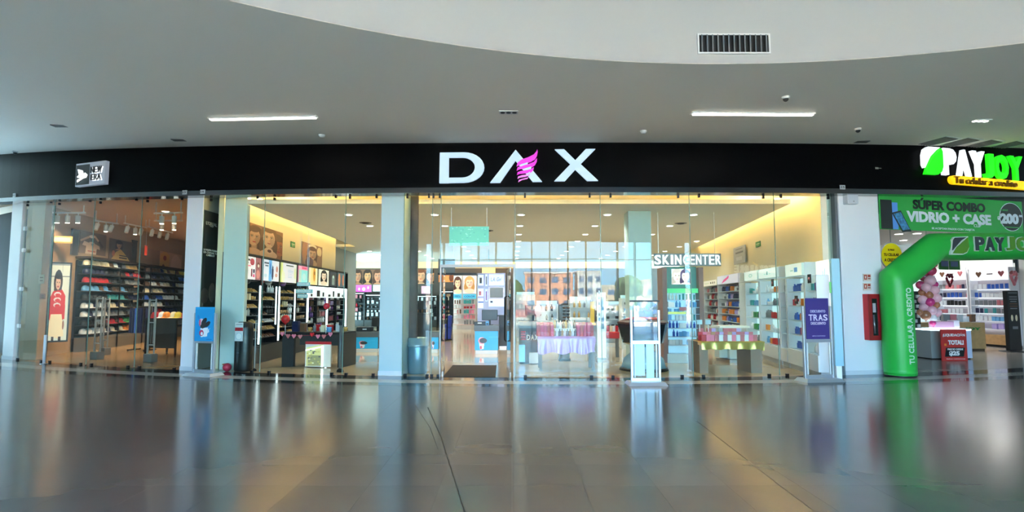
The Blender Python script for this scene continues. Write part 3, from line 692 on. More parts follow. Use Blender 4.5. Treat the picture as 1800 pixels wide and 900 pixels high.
# ================================================================ CAP SHOP
CW0, CW1 = NEL.hit(130, 500)[0], NEL.hit(325, 500)[0]; CM = NEL.hit(234, 500)[0]
SH = M('dark_shelf', (44, 34, 28), .5); OFF = .38
for (u0, u1, which) in ((CW0, CM-.15, 'front'), (CM+.35, CW1, 'rear')):
    p = NEL.pt(u0, 0, 0); t = thing('cap_shelf', '%s dark cap shelving against the left wall of the cap shop' % ('nearer' if which == 'front' else 'farther'), 'shelving', p, NEL.r)
    L = u1-u0
    part('back_panel', M('dark_back', (34, 28, 25), .6), t, lambda b: b.box(0, L, -.05, -.01, .35, 2.72))
    part('plinth', M('grey_plinth', (110, 106, 102), .5), t, lambda b: b.box(0, L, -.4, -.01, .0, .42))
    for u in (0, L/2, L):
        part('upright', DARKM, t, lambda b: b.box(u-.015, u+.015, -.45, -.42, 0, 2.75)); part('rear_upright', DARKM, t, lambda b: b.box(u-.02, u+.02, -.08, -.03, 0, 2.75))
    zs = [2.60-.26*k for k in range(9)]
    for z in zs: part('shelf', SH, t, lambda b: b.box(0, L, -.45, -.05, z-.02, z))
    part('top_board', SH, t, lambda b: b.box(-.02, L+.02, -.47, -.01, 2.80, 2.86))
    r = random.Random(3 if which == 'front' else 5)
    dark = ['black', 'navy', 'black', 'brown', 'grey', 'navy']
    rows = ([['cream', 'white', 'gold'], ['navy', 'black', 'red'], ['red', 'black', 'grey'], ['sky blue', 'sky blue', 'black'], ['black', 'teal', 'navy'], ['white', 'cream', 'black'], ['white', 'grey', 'black'], ['black', 'red', 'green'], ['white', 'cream', 'orange']] if which == 'front' else
            [['brown', 'gold', 'yellow'], ['navy', 'black', 'blue'], ['white', 'cream', 'white'], ['cream', 'black', 'grey'], ['blue', 'white', 'black'], ['white', 'black', 'navy'], ['red', 'navy', 'black'], dark, dark])
    n = 13 if which == 'front' else 15
    for i, z in enumerate(zs):
        for k in range(n):
            c = rows[i][min(len(rows[i])-1, int(k/n*len(rows[i])))] if r.random() < .8 else r.choice(dark)
            u = u0+.14+(u1-u0-.28)*k/(n-1)
            item('cap', c, NEL.pt(u, .24, z+.003), NEL.r+r.uniform(-.15, .15), '%s cap on the %s row of the %s cap shelving' % (c, ORD[i], 'nearer' if which == 'front' else 'farther'), 'cap', 'caps on the dark shelving', (1.1, 1.1, 1.45))
# printed panels above the shelves
def sheet(Wl, px0, px1, py0, py1, pic, m, name, label, cat, off=.02, thick=.012, parent=None, frame=None, fm=None, top_at=0):
    """py0 is the top as seen at px0, py1 the bottom as seen at px0"""
    u0, z1 = Wl.hit(px0, py0, off); _, z0 = Wl.hit(px0, py1, off); u1, _ = Wl.hit(px1, py0, off)
    p = Wl.pt((u0+u1)/2, off, z0)
    if parent is None:
        t = thing(name, label, cat, p, Wl.r); pic.build(abs(u1-u0), z1-z0, m, t, 'print', (0, 0, 0), thick)
        if frame:
            w, h, f = abs(u1-u0), z1-z0, frame
            fr = MB(); fr.box(-w/2-f, w/2+f, -.01, thick+.02, h, h+f); fr.box(-w/2-f, w/2+f, -.01, thick+.02, -f, 0); fr.box(-w/2-f, -w/2, -.01, thick+.02, 0, h); fr.box(w/2, w/2+f, -.01, thick+.02, 0, h)
            fr.build('frame', fm or BLACK, t)
        return t, abs(u1-u0), z1-z0
pc = Pic(40, 34, (104, 84, 74))
pc.poly([(.02, .42), (.30, .20), (.42, .12), (.42, .2), (.34, .28), (.04, .50)], (216, 170, 132)); pc.poly([(.48, .1), (.58, .14), (.72, .34), (.68, .40), (.54, .22), (.48, .2)], (224, 182, 142)); pc.poly([(.68, .36), (.75, .34), (.90, .58), (.84, .68)], (58, 38, 32))
pc.poly([(.16, .44), (.34, .50), (.54, .50), (.74, .58), (.76, .74), (.64, .72), (.62, 1), (.22, 1), (.24, .66), (.10, .64)], (238, 206, 178)); pc.poly([(.42, .5), (.52, .5), (.47, .68)], (70, 40, 30)); pc.rect(.36, .22, .52, .47, (70, 84, 84)); pc.ell(.44, .2, .10, .07, (240, 226, 206)); pc.ell(.44, .48, .1, .04, (236, 210, 180))
pc.rect(.30, .84, .6, .9, (206, 110, 90))
sheet(NEL, 141, 188, 404, 444, pc, PRINT, 'wall_print', 'wall print of a pale jersey with raised arms above the nearer cap shelving', 'print', .03)
pc = Pic(40, 34, (92, 74, 66)); pc.face(.40, .26, .16, (196, 140, 100), (34, 26, 24), lips=(130, 60, 50)); pc.rect(.1, .52, 1, 1, (92, 74, 66)); pc.poly([(.1, 1), (.28, .62), (.48, .46), (.72, .72), (.9, 1)], (226, 186, 112)); pc.rect(.42, .74, .76, .8, (40, 34, 30)); pc.rect(.42, .85, .76, .91, (40, 34, 30)); pc.ell(.18, .7, .06, .14, (196, 120, 90)); pc.ell(.40, .14, .15, .08, (30, 26, 26))
sheet(NEL, 193, 234, 418, 455, pc, PRINT, 'wall_print', 'wall print of a person in a striped pale top and dark cap', 'print', .03)
pc = Pic(40, 30, (206, 158, 122)); pc.rect(0, 0, .42, 1, (150, 116, 98)); pc.ell(.55, .6, .1, .7, (226, 164, 92)); pc.rect(.44, .1, .66, 1, (226, 160, 84)); pc.ell(.55, .3, .04, .12, (150, 60, 30)); pc.ell(.52, .7, .03, .1, (120, 50, 30)); pc.ell(.62, .8, .03, .12, (130, 60, 40)); pc.ell(.84, .6, .14, .55, (228, 180, 146))
sheet(NEL, 247, 321, 434, 475, pc, PRINT, 'wall_print', 'sandy wall print with an orange figure above the farther cap shelving', 'print', .03)
for i, (px, py0) in enumerate(((134, 406), (238, 425))):
    u, z = NEL.hit(px, py0, .06); p = NEL.pt(u, .06, 0); t = thing('wall_post', ('dark post at the near end of the cap shelving' if i == 0 else 'dark post between the two runs of cap shelving'), 'post', p, NEL.r)
    part('post', M('dark_post', (52, 46, 42), .5), t, lambda b: b.box(-.16, .16, 0, .05, 2.88, z)); part('cap_rail', DARKM, t, lambda b: b.box(-.18, .18, -.01, .05, z, z+.05))
# red tag hanging
u, z = NEL.hit(234, 440, .5); p = NEL.pt(u, .9, z); t = thing('hanging_tag', 'red rounded tag hanging above the middle of the cap wall', 'sign', p, NEL.r)
part('tag', M('tag_red', (226, 70, 50), .5, emit=.25), t, lambda b: b.box(-.09, .09, -.01, .01, -.17, .17), bevel=.03); part('string', WHITE, t, lambda b: b.box(-.003, .003, -.003, .003, .17, .9))
# full height lit picture of a woman in a red sweatshirt
pc = Pic(36, 60, (214, 206, 186)); pc.rect(0, 0, 1, .02, (150, 140, 130)); pc.rect(.62, 0, .64, .5, (120, 120, 110)); pc.rect(0, .16, 1, .175, (130, 130, 120))
pc.ell(.44, .24, .22, .16, (60, 34, 28)); pc.rect(.24, .24, .64, .40, (56, 32, 26)); pc.ell(.44, .25, .12, .09, (214, 160, 128)); pc.ell(.44, .15, .17, .05, (40, 30, 34)); pc.rect(.36, .18, .62, .2, (40, 30, 34)); pc.ell(.44, .30, .05, .012, (170, 60, 60))
for q in (-1, 1): pc.ell(.44+q*.05, .245, .02, .01, (40, 30, 26))
pc.poly([(.22, .36), (.66, .34), (.84, .42), (.86, .72), (.70, .74), (.68, .66), (.16, .66), (.14, .74), (.0, .72), (.04, .46)], (206, 34, 30))
for y in (.40, .47, .54): pc.ell(.44, y, .18, .03, (230, 200, 190)); pc.ell(.46, y+.01, .13, .022, (206, 34, 30))
pc.poly([(.16, .66), (.70, .66), (.86, .94), (.60, .97), (.30, .96), (.04, .92)], (232, 204, 160)); pc.rect(.24, .95, .36, 1, (60, 40, 34)); pc.rect(.58, .95, .72, 1, (60, 40, 34)); pc.ell(.80, .80, .05, .06, (150, 100, 80))
sheet(Wall(*at(80, 560, 15.6).xy, *at(130, 560, 16.0).xy), 89, 124, 463, 599, pc, printed('dim_backlit_print', emit=.55), 'picture_panel', 'tall lit picture of a woman in a red sweatshirt and cream skirt', 'picture', .0, .05, frame=.04)
x, y, z = at(108, 420, 15.9); t = thing('wall_sign', 'small yellowish framed sign above the tall picture panel', 'sign', (x, y, z-.02), NEL.r-1.2); part('frame', M('brass', (150, 116, 60), .4, .6), t, lambda b: b.box(-.25, .25, 0, .03, -.1, .1)); part('face', M('sign_cream', (226, 190, 120), .5, emit=.05), t, lambda b: b.box(-.21, .21, -.006, 0, -.06, .06))
# curved sand pier inside, left
struct(MB().slab([(-12.78, 15.0), (-12.36, 14.93), (-12.47, 15.3), (-12.9, 15.4)], 0, 4.2).build('wall_cap_pier', SAND), 'sand coloured pier just inside the cap shop')
x, y, D = -12.25, 14.58, 0
for i, py in enumerate((492, 519)):
    p = at(74+2*i, py, 14.93); t = thing('notice', ('faint notice on the sand pier, upper' if i == 0 else 'small red printed notice on the sand pier, lower'), 'notice', p, rad(-8))
    Pic(6, 8, (190, 160, 132) if i == 0 else (176, 96, 80)).rect(.2, .3, .8, .4, (120, 80, 60)).rect(.2, .6, .8, .7, (120, 80, 60)).build(.17, .24 if i == 0 else .14, PRINT, t, 'print', (0, -.02, -.1), .01)
# security gates
def gate(px, py, w, h, label, mirror=1):
    x, y, s = F(px, py); t = thing('security_gate', label, 'security gate', (x, y, 0), arc(x)[1])
    gm = M('gate_grey', (172, 170, 166), .4)
    for u in (-w/2, w/2): part('post', gm, t, lambda b: b.tube([(u, 0, .02), (u, 0, h-.03), (u*.96, 0, h)], .026 if u*mirror < 0 else .018, 8))
    part('base', M('gate_base', (110, 104, 98), .5), t, lambda b: b.box(-w/2-.03, w/2+.03, -.09, .09, 0, .20), bevel=.01)
    for z in (.42, h*.62, h-.04): part('rung', gm, t, lambda b: b.box(-w/2, w/2, -.012, .012, z-.012, z+.012))
    part('inner_loop', gm, t, lambda b: b.tube([(-w/2+.07, .02, .45), (-w/2+.07, .02, h-.1), (w/2-.07, .02, h-.1), (w/2-.07, .02, .45)], .008, 6))
gate(170, 632, .24, 1.62, 'grey anti-theft gate on the left in the cap shop entrance'); gate(184, 624, .2, 1.6, 'slim grey anti-theft gate just behind the left one'); gate(264, 636, .22, 1.58, 'grey anti-theft gate on the right of the cap shop entrance')
# bollard in front
x, y, s = F(77, 640); t = thing('bollard', 'slim white upright bar standing at the left of the cap shop front', 'bollard', (x, y, 0)); part('bar', M('bar_white', (232, 236, 240), .25), t, lambda b: b.tube([(0, 0, .02), (0, 0, .70)], .034, 10)); part('foot', STEEL, t, lambda b: b.lathe([(.08, 0), (.08, .012), (.035, .02)], 14))
# table with caps and clothes rail deeper in
x, y, s = F(300, 626); t = thing('display_table', 'dark display table with caps and hanging jeans at the right of the cap shop', 'table', (x, y, 0), rad(-15))
part('top', SH, t, lambda b: b.box(-.55, .55, -.4, .4, 1.0, 1.05)); part('front_panel', M('dark_panel', (38, 32, 30), .5), t, lambda b: b.box(-.5, .5, -.36, -.32, .25, 1.0))
for q in (-.5, .5):
    for w in (-.35, .35): part('leg', DARKM, t, lambda b: b.box(q-.02, q+.02, w-.02, w+.02, .06, 1.0)); part('caster', BLACK, t, lambda b: b.ball((q, w, .03), .03, 8, 6))
for k, c in enumerate(('red', 'white', 'orange', 'cream', 'yellow', 'red')): item('cap', c, (x-.42+.16*k, y-.1+.06*(k % 2), 1.052), -.2, '%s cap piled on the dark display table, %s along' % (c, ORD[k].replace('top', 'first')), 'cap', None, (1.1, 1.1, 1.5))
x, y, s = F(249, 617); t = thing('garment_rail', 'small dark rail of folded navy jeans behind the right gate', 'clothes rail', (x, y, 0), rad(-15))
part('bar', DARKM, t, lambda b: b.tube([(-.3, 0, .05), (-.3, 0, 1.35), (.3, 0, 1.35), (.3, 0, .05)], .016, 8))
for q in (-.3, .3): part('foot', DARKM, t, lambda b: b.box(q-.02, q+.02, -.22, .22, .03, .06)); part('caster', BLACK, t, lambda b: b.ball((q, -.2, .03), .03, 8, 6))
for k in range(7):
    c = ('navy', 'navy', 'blue', 'navy', 'navy', 'black', 'navy')[k]
    g = B(-.02, .02, -.2, .2, .55, 1.3).build('garment', hue(c), None, (x-.24+.08*k, y, 0), rad(-15), bevel=.012); tag(g, '%s folded garment hanging on the small dark rail, %s from its left end' % (c, ORD[k].replace('top', 'first')), 'garment', 'garments on the small dark rail')
# ================================================================ COSMETICS SHOP, LEFT SIDE
BN = Wall(*at(355, 560, 12.72).xy, *at(388, 560, 13.55).xy)
pc = Pic(30, 90, (30, 31, 33)); pc.rect(.18, .10, .80, .125, (66, 66, 68)); pc.ell(.26, .31, .12, .02, (46, 46, 48)); pc.ell(.7, .32, .14, .015, (46, 46, 48))
pc.ell(.72, .74, .3, .14, (54, 46, 42)); pc.ell(.68, .76, .18, .09, (86, 72, 64)); pc.ell(.26, .79, .22, .07, (78, 64, 56)); pc.ell(.5, .92, .4, .06, (44, 38, 36)); pc.rect(.1, .96, .9, .97, (80, 70, 64))
bt, bw, bh = sheet(BN, 357, 388, 368, 560, pc, printed('gloss_print', rough=.25), 'tall_poster', 'tall black poster with pale lettering between the white and pale columns', 'poster', .0, .04)
PL = M('poster_pale', (150, 148, 146), .5)
text("L'OREAL", bw*.62, bh*.034, PL, bt, (0, -.004, bh*.885), .02); text('PARIS', bw*.2, bh*.014, PL, bt, (0, -.004, bh*.862), 0)
for i, s_ in enumerate(('LA NUEVA FORMA', 'DE CUIDAR TU', 'CABELLO')): text(s_, bw*(.78 if i < 2 else .45), bh*.018, M('poster_white', (216, 214, 210), .5), bt, (0, -.004, bh*(.635-.024*i)), .015)
# floor standee (used three times)
def standee(px0, px1, py, htop, hmid, label, pic=None, board_m=PRINT, extra=None, twist=0, ptop=None):
    x0, y0, s = F(px0, py); x1, y1, _ = F(px1, py); xm, ym = (x0+x1)/2, (y0+y1)/2; w = math.hypot(x1-x0, y1-y0)
    th = arc(xm)[1]+twist
    t = thing('floor_sign', label, 'sign stand', (xm, ym, 0), th)
    part('base_plate', SILVER, t, lambda b: b.hexa([(-w/2-.08, -.2, 0), (w/2+.08, -.2, 0), (w/2+.08, .2, 0), (-w/2-.08, .2, 0), (-w/2-.04, -.16, .06), (w/2+.04, -.16, .06), (w/2+.04, .16, .06), (-w/2-.04, .16, .06)]))
    for u in (-w/2+.02, w/2-.02): part('post', SILVER, t, lambda b: b.box(u-.02, u+.02, -.03, .03, .06, htop), bevel=.005)
    part('lower_rail', SILVER, t, lambda b: b.box(-w/2+.04, w/2-.04, -.02, .02, .06, .12)); part('middle_rail', SILVER, t, lambda b: b.box(-w/2+.04, w/2-.04, -.025, .025, hmid-.06, hmid))
    for u in (-w/2+.075, w/2-.075): part('inner_strip', M('strip_pale', (226, 232, 230), .3), t, lambda b: b.box(u-.012, u+.012, -.012, .012, .13, hmid-.07))
    return t, w
def cup_pic(nx=30, nz=40):
    p = Pic(nx, nz, (24, 150, 208)); p.rect(0, 0, 1, .06, (30, 160, 216))
    p.poly([(.30, .62), (.70, .60), (.66, .86), (.34, .88)], (226, 234, 240)); p.ell(.36, .76, .12, .09, (190, 50, 90)); p.ell(.38, .78, .06, .05, (226, 234, 240)); p.poly([(.70, .66), (.82, .62), (.8, .72), (.68, .76)], (226, 234, 240)); p.ell(.8, .68, .05, .05, (24, 150, 208))
    p.ell(.34, .46, .14, .12, (224, 200, 210)); p.ell(.26, .46, .05, .1, (220, 90, 120)); p.ell(.48, .42, .16, .08, (38, 38, 44), -.5); p.ell(.46, .54, .18, .08, (44, 42, 46), -.2); p.ell(.66, .50, .16, .07, (38, 38, 44), -.4)
    p.ell(.18, .3, .08, .05, (36, 130, 196), .8); p.rect(.62, .93, .92, .955, (20, 110, 176))
    return p
t, w = standee(335, 380, 660, 1.28, .72, 'silver floor sign with a blue cup poster before the white column')
pb = cup_pic().build(w-.06, .70, PRINT, t, 'poster', (0, -.03, .70), .02)
t, w = standee(1412, 1469, 670, 1.43, .80, 'silver floor sign with a purple discount poster near the broad pier')
part('poster', M('poster_purple', (66, 52, 122), .45), t, lambda b: b.box(-w/2+.06, w/2-.08, -.03, -.015, .80, 1.58))
PW = M('poster_lilac', (222, 212, 236), .5); text('DESCUENTO', w*.50, .05, PW, t, (0, -.034, 1.33), .012); letters('TRAS', w*.64, .12, PW, t, (0, -.034, 1.21), .02); text('DESCUENTO', w*.50, .05, PW, t, (0, -.034, 1.10), .012); text('aplican restricciones', w*.44, .022, PW, t, (0, -.034, .86), 0)
t, w = standee(1109, 1162, 676, 1.36, .80, 'silver floor sign with clear and grey sheets before the glass right of the entrance')
part('clear_sheet', CLEAR, t, lambda b: b.box(-w/2+.05, w/2-.05, -.012, -.004, .80, 1.52)); part('grey_sheet', M('sheet_grey', (86, 92, 100), .5), t, lambda b: b.box(-w/2+.05, w/2-.05, .0, .008, .80, 1.13)); part('blue_slip', M('slip_blue', (70, 96, 190), .5), t, lambda b: b.prism([(-.22, 1.14), (.02, 1.16), (.06, 1.2), (-.12, 1.2), (-.16, 1.26), (-.2, 1.24)], .0, .006)); part('small_label', M('label_grey', (132, 138, 142), .5), t, lambda b: b.box(.02, .2, -.004, -.001, 1.0, 1.12)); part('top_bar', DARKM, t, lambda b: b.box(-w/2, w/2, -.012, .012, 1.51, 1.54))
part('lower_panel', M('panel_ice', (190, 226, 240), .2), t, lambda b: b.box(-w/2+.05, -.01, .02, .03, .16, .74)); part('lower_panel', M('panel_ice', (190, 226, 240), .2), t, lambda b: b.box(.02, w/2-.11, .03, .04, .12, .74)); text('DAX', w*.62, .085, M('poster_white', (216, 214, 210)), t, (0, -.016, 1.38), .015)  # DAX on the clear sheet is a reflection drawn as letters
# mop and red ball base behind the glass
x, y, s = F(397, 648); t = thing('mop', 'dark mop leaning behind the glass beside the black bin', 'mop', (x, y, 0), .1)
part('handle', DARKM, t, lambda b: b.tube([(-.03, .02, .06), (-.05, .12, 1.28)], .014, 8)); part('bracket', DARKM, t, lambda b: b.tube([(-.05, .12, 1.2), (.06, .06, .8), (.03, .04, .4), (-.02, .04, .38)], .01, 6)); part('mop_head', M('mop_grey', (84, 80, 76), .9), t, lambda b: b.lathe([(.1, .0), (.09, .05), (.05, .2), (.02, .42)], 12))
x, y, s = F(399, 653); t = thing('red_ball', 'round pink red bucket ball on the floor left of the black bin', 'ball', (x, y, 0)); part('ball', M('ball_red', (190, 50, 76), .4), t, lambda b: b.ball((0, 0, .09), .092, 14, 9)); part('rim', M('rim_orange', (196, 120, 60), .5), t, lambda b: b.box(-.1, .0, -.02, .08, .14, .165))
# black bin with notice
x, y, s = F(427, 652.5); t = thing('bin', 'tall black bin with a round white notice behind the glass', 'bin', (x, y, 0), arc(x)[1])
part('body', M('bin_black', (20, 22, 24), .35), t, lambda b: b.lathe([(.185, 0), (.2, .05), (.2, .92), (.185, 1.03), (.12, 1.07)], 22, sy=.8)); part('flap', DARKM, t, lambda b: b.box(-.1, .1, -.17, -.12, .94, 1.04), bevel=.01)
p = Pic(14, 28, (206, 214, 216)); p.rect(0, .26, 1, .46, (176, 30, 44)); p.ell(.5, .74, .40, .20, (170, 200, 208)); p.ell(.5, .74, .33, .16, (226, 234, 234)); p.rect(.1, .08, .9, .12, (150, 160, 160)); p.build(.2, .40, PRINT, t, 'notice', (.0, -.172, .66), .012); part('badge', M('badge_grey', (90, 92, 92), .4), t, lambda b: b.box(-.04, .02, -.163, -.158, .4, .415))
x, y, s = F(447, 652); t = thing('gate_post', 'thin grey post beside the tall black bin', 'post', (x, y, 0)); part('post', M('gate_grey', (172, 170, 166)), t, lambda b: b.tube([(0, 0, .02), (0, 0, 1.1)], .012, 8)); part('foot', HW, t, lambda b: b.lathe([(.05, 0), (.04, .04), (.012, .06)], 12))
# ---- the long wall unit
G = .42                                                        # its depth
du = lambda px, py=500, off=G: DL.hit(px, py, off)[0]
U0, U1 = du(422.5), du(611); p0 = DL.pt(U0, 0, 0); UL = U1-U0
ut = thing('wall_unit', 'long black cosmetics wall unit with lit pictures along the left wall', 'wall unit', p0, DL.r)
zt0 = DL.hit(421, 446, G)[1]; zb0 = DL.hit(422, 491, G)[1]
part('back', BLACK, ut, lambda b: b.box(0, UL, -.06, 0, 0, zt0)); part('plinth', CHAR, ut, lambda b: b.box(0, UL, -G-.06, -.06, 0, .42)); part('top', BLACK, ut, lambda b: b.box(0, UL, -G, 0, zt0, zt0+.05))
SHZ = [1.74, 1.55, 1.36, 1.17, .98, .79, .60]
for k, z in enumerate(SHZ): part('shelf', M('shelf_brown', (58, 48, 42), .4), ut, lambda b: b.box(.03, UL-.03, -G+.04, -.06, z-.015, z))
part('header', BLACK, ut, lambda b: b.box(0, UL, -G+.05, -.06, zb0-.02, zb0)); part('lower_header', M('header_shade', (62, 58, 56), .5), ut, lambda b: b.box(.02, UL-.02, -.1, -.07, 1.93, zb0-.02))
marks = [423.5, 459, 490, 522, 541, 558, 578, 592, 611]
for px in marks:
    u = du(px)-U0; part('divider', BLACK, ut, lambda b: b.box(u-.02, u+.02, -G-.005, -.06, .42, zt0))
LB = []
pp = Pic(30, 26, (250, 246, 250)); pp.rect(.08, .1, .4, .18, (60, 60, 66)); pp.rect(.08, .24, .32, .31, (60, 60, 66)); pp.rect(.05, .38, .45, .44, (240, 130, 160)); pp.lines(.1, .52, .4, 4, .04, (206, 206, 214)); pp.ell(.52, .22, .12, .16, (186, 76, 90)); pp.rect(.46, .52, .54, .88, (120, 40, 60)); pp.ell(.62, .62, .05, .1, (60, 40, 70)); pp.rect(.57, .76, .66, .9, (220, 80, 130)); pp.rect(.7, 0, 1, 1, (170, 110, 110)); pp.ell(.85, .34, .08, .14, (120, 70, 60)); pp.ell(.86, .36, .05, .08, (240, 220, 206)); pp.ell(.85, .75, .1, .2, (214, 140, 130)); LB.append((pp, 423.5, 457))
pp = Pic(30, 26, (226, 234, 250)); pp.rect(.05, .12, .4, .2, (90, 96, 110)); pp.rect(.1, .26, .3, .33, (90, 96, 110)); pp.rect(.34, 0, .52, 1, (120, 186, 240)); pp.ell(.43, .4, .04, .3, (60, 120, 190)); pp.ell(.58, .6, .06, .36, (60, 60, 90)); pp.rect(.72, 0, 1, 1, (240, 236, 240)); pp.ell(.86, .4, .07, .16, (196, 130, 120)); pp.ell(.82, .7, .08, .1, (200, 150, 140)); pp.ell(.14, .75, .1, .08, (190, 200, 214)); LB.append((pp, 461.5, 489))
pp = Pic(26, 26, (232, 236, 214)); pp.rect(.12, .0, .86, 1, (232, 230, 240)); pp.rect(.3, .08, .8, .15, (90, 90, 80)); pp.rect(0, 0, .1, 1, (226, 232, 150)); pp.ell(.14, .7, .1, .3, (240, 240, 200)); pp.lines(.4, .3, .8, 6, .04, (190, 190, 210)); pp.ell(.9, .5, .08, .3, (214, 220, 170)); LB.append((pp, 493, 520))
pp = Pic(18, 26, (150, 226, 220)); pp.rect(0, 0, 1, .22, (246, 150, 180)); pp.rect(.35, .07, .85, .16, (236, 80, 120)); pp.rect(0, .22, .3, 1, (186, 206, 190)); pp.ell(.6, .6, .2, .2, (190, 240, 236)); LB.append((pp, 524, 540))
pp = Pic(20, 26, (250, 214, 140)); pp.rect(0, 0, .2, 1, (252, 236, 190)); pp.ell(.6, .4, .14, .4, (226, 160, 60)); pp.ell(.62, .3, .06, .12, (130, 76, 40)); pp.rect(.8, 0, 1, 1, (252, 236, 190)); LB.append((pp, 543, 557))
pp = Pic(22, 26, (250, 246, 226)); pp.face(.5, .4, .26, (240, 214, 190), (36, 32, 32)); LB.append((pp, 560, 577))
pp = Pic(16, 26, (58, 60, 66)); pp.rect(.3, .4, .7, .9, (130, 150, 146)); pp.ell(.5, .36, .14, .1, (190, 206, 200)); LB.append((pp, 579, 591))
pp = Pic(18, 26, (84, 104, 112)); pp.ell(.2, .5, .14, .45, (226, 150, 100)); pp.ell(.75, .5, .14, .4, (206, 120, 86)); LB.append((pp, 593, 606))
for i, (pp, a, c) in enumerate(LB):
    u0, u1 = du(a)-U0, du(c)-U0
    pp.build(u1-u0, zt0-zb0-.04, printed('lit_panel_print', emit=.7), ut, 'lit_picture', ((u0+u1)/2, -G-.01, zb0+.02), .03)
for px, za, zb, wd in ((456.5, .46, 1.9, .05), (485, .9, 1.9, .035), (490.5, .46, 1.9, .05), (518, .9, 1.86, .04), (540, .6, 1.8, .04), (541.5, .9, 1.8, .03)):
    u = du(px)-U0; part('light_strip', LEDC, ut, lambda b: b.box(u-wd/2, u+wd/2, -G-.03, -G-.006, za, zb))
# white lit frame of the deeper stand with big black numerals
u0, u1 = du(543)-U0, du(608)-U0
part('lit_frame', LEDC, ut, lambda b: (b.box(u0, u1, -G-.05, -G, 1.93, 1.98), b.box(u1-.06, u1, -G-.05, -G, .5, 1.93), b.box(u0+(u1-u0)*.42, u0+(u1-u0)*.42+.05, -G-.05, -G, .5, 1.93)))
part('lit_board', M('lit_board', (236, 246, 250), .4, emit=.8), ut, lambda b: b.box(u0, u1-.06, -G-.02, -G, 1.62, 1.92)); 
for q in range(7): part('board_glyph', BLACK, ut, lambda b: b.box(u0+.15+(u1-u0-.5)*q/6.5, u0+.15+(u1-u0-.5)*q/6.5+.16*(1+q % 2), -G-.03, -G-.02, 1.66, 1.66+.08+.12*((q*5) % 3)/2))
stock(DL, U0+.06, du(541)-.05, SHZ, .30, [('compact', 'gold'), ('compact', 'gold'), ('compact', 'brown'), ('jar', 'tan'), ('compact', 'silver'), ('bottle', 'black'), ('bottle', 'white'), ('jar', 'gold'), ('compact', 'black'), ('carton', 'cream')], .165, 'the long black wall unit', 'cosmetics on the long wall unit', 11, big=1.15)
stock(DL, du(545), du(604), SHZ[1:], .30, [('bottle', 'purple'), ('carton', 'lilac'), ('bottle', 'navy'), ('jar', 'white'), ('bottle', 'white'), ('carton', 'brown'), ('compact', 'black'), ('tube', 'rose')], .19, 'the far end of the wall unit', 'cosmetics at the far end of the wall unit', 12, big=1.2)
for i, (px, c) in enumerate(((428, 'navy'), (443, 'black'), (466, 'red'), (480, 'silver'), (495, 'black'), (505, 'purple'))):
    u = du(px); p = DL.pt(u, .24, 0)
    t = thing('plush_bag', '%s soft pouch on the upper ledge of the wall unit, %s from the front' % (c, ORD[i].replace('top', 'first')), 'pouch', (p.x, p.y, 1.93), DL.r); part('pouch', hue(c), t, lambda b: b.ball((0, -.06, .1), .13, 10, 7, sc=(1.3, .6, .8))); part('zip', STEEL, t, lambda b: b.box(-.1, .1, -.05, -.03, .195, .21))
for px0, px1, pt, pb_, lab in ((522, 545, 496, 503, 'upper'), (521, 549, 509, 515, 'middle'), (523, 541, 518, 523, 'lower')):
    x, y, z = at((px0+px1)/2, (pt+pb_)/2, {'upper': 15.6, 'middle': 15.2, 'lower': 14.8}[lab]); s = .0152
    t = thing('shelf_banner', 'pale teal lettered strip hanging by the glass joint, %s of three' % lab, 'sign', (x, y, z), .1); part('strip', M('strip_teal', (130, 176, 186), .4, emit=.15), t, lambda b: b.box(-(px1-px0)*s/2, (px1-px0)*s/2, 0, .02, -.05, .05)); text('MAQUILLAJE', (px1-px0)*s*.8, .05, WHITE, t, (0, -.004, 0), .01)
    for u in (-.1, .1): part('cord', STEEL, t, lambda b: b.box(u-.0015, u+.0015, .004, .007, .05, 3.7-z))
# wall prints above the unit
pc = Pic(54, 44, (150, 112, 84)); pc.face(.12, .42, .26, (206, 164, 134), (96, 64, 50), lean=.2); pc.face(.86, .55, .30, (176, 108, 70), (110, 84, 66), lean=-.2); pc.face(.55, .34, .30, (222, 184, 156), (120, 88, 64), (176, 110, 100)); pc.ell(.55, .74, .14, .1, (232, 196, 168)); pc.ell(.57, .74, .06, .05, (90, 40, 34))
sheet(DL, 440, 498, 391, 449, pc, PRINT, 'wall_print', 'large wall print of three close faces above the wall unit', 'print', .02, .03)
pc = Pic(40, 44, (150, 118, 96)); pc.ell(.18, .4, .16, .5, (190, 140, 116)); pc.ell(.5, .1, .2, .1, (236, 226, 210)); pc.face(.50, .42, .22, (214, 176, 150), (110, 78, 74), lean=.2); pc.ell(.36, .82, .2, .26, (120, 92, 106)); pc.ell(.84, .25, .12, .2, (236, 218, 184)); pc.ell(.82, .7, .1, .3, (166, 126, 100)); pc.ell(.62, .85, .08, .2, (206, 170, 140))
sheet(DL, 531, 567, 424, 468, pc, PRINT, 'wall_print', 'smaller wall print of flowing hair farther along the left wall', 'print', .02, .03)
def exit_sign(Wl, px0, px1, py0, py1, label):
    t, w, h = sheet(Wl, px0, px1, py0, py1, Pic(12, 10, (60, 150, 80)).rect(.1, .36, .9, .58, (206, 226, 190)).ell(.3, .75, .1, .12, (206, 226, 190)).rect(.5, .7, .8, .8, (206, 226, 190)), PRINT, 'exit_sign', label, 'sign', .03, .02)
    part('fixing', WHITE, t, lambda b: b.box(-.02, .02, .02, .03, h*.4, h*.6))
exit_sign(DL, 512, 519, 424, 434, 'small green exit sign on the cream left wall'); exit_sign(DR, 1328, 1336, 426, 435, 'small green exit sign on the cream right wall')
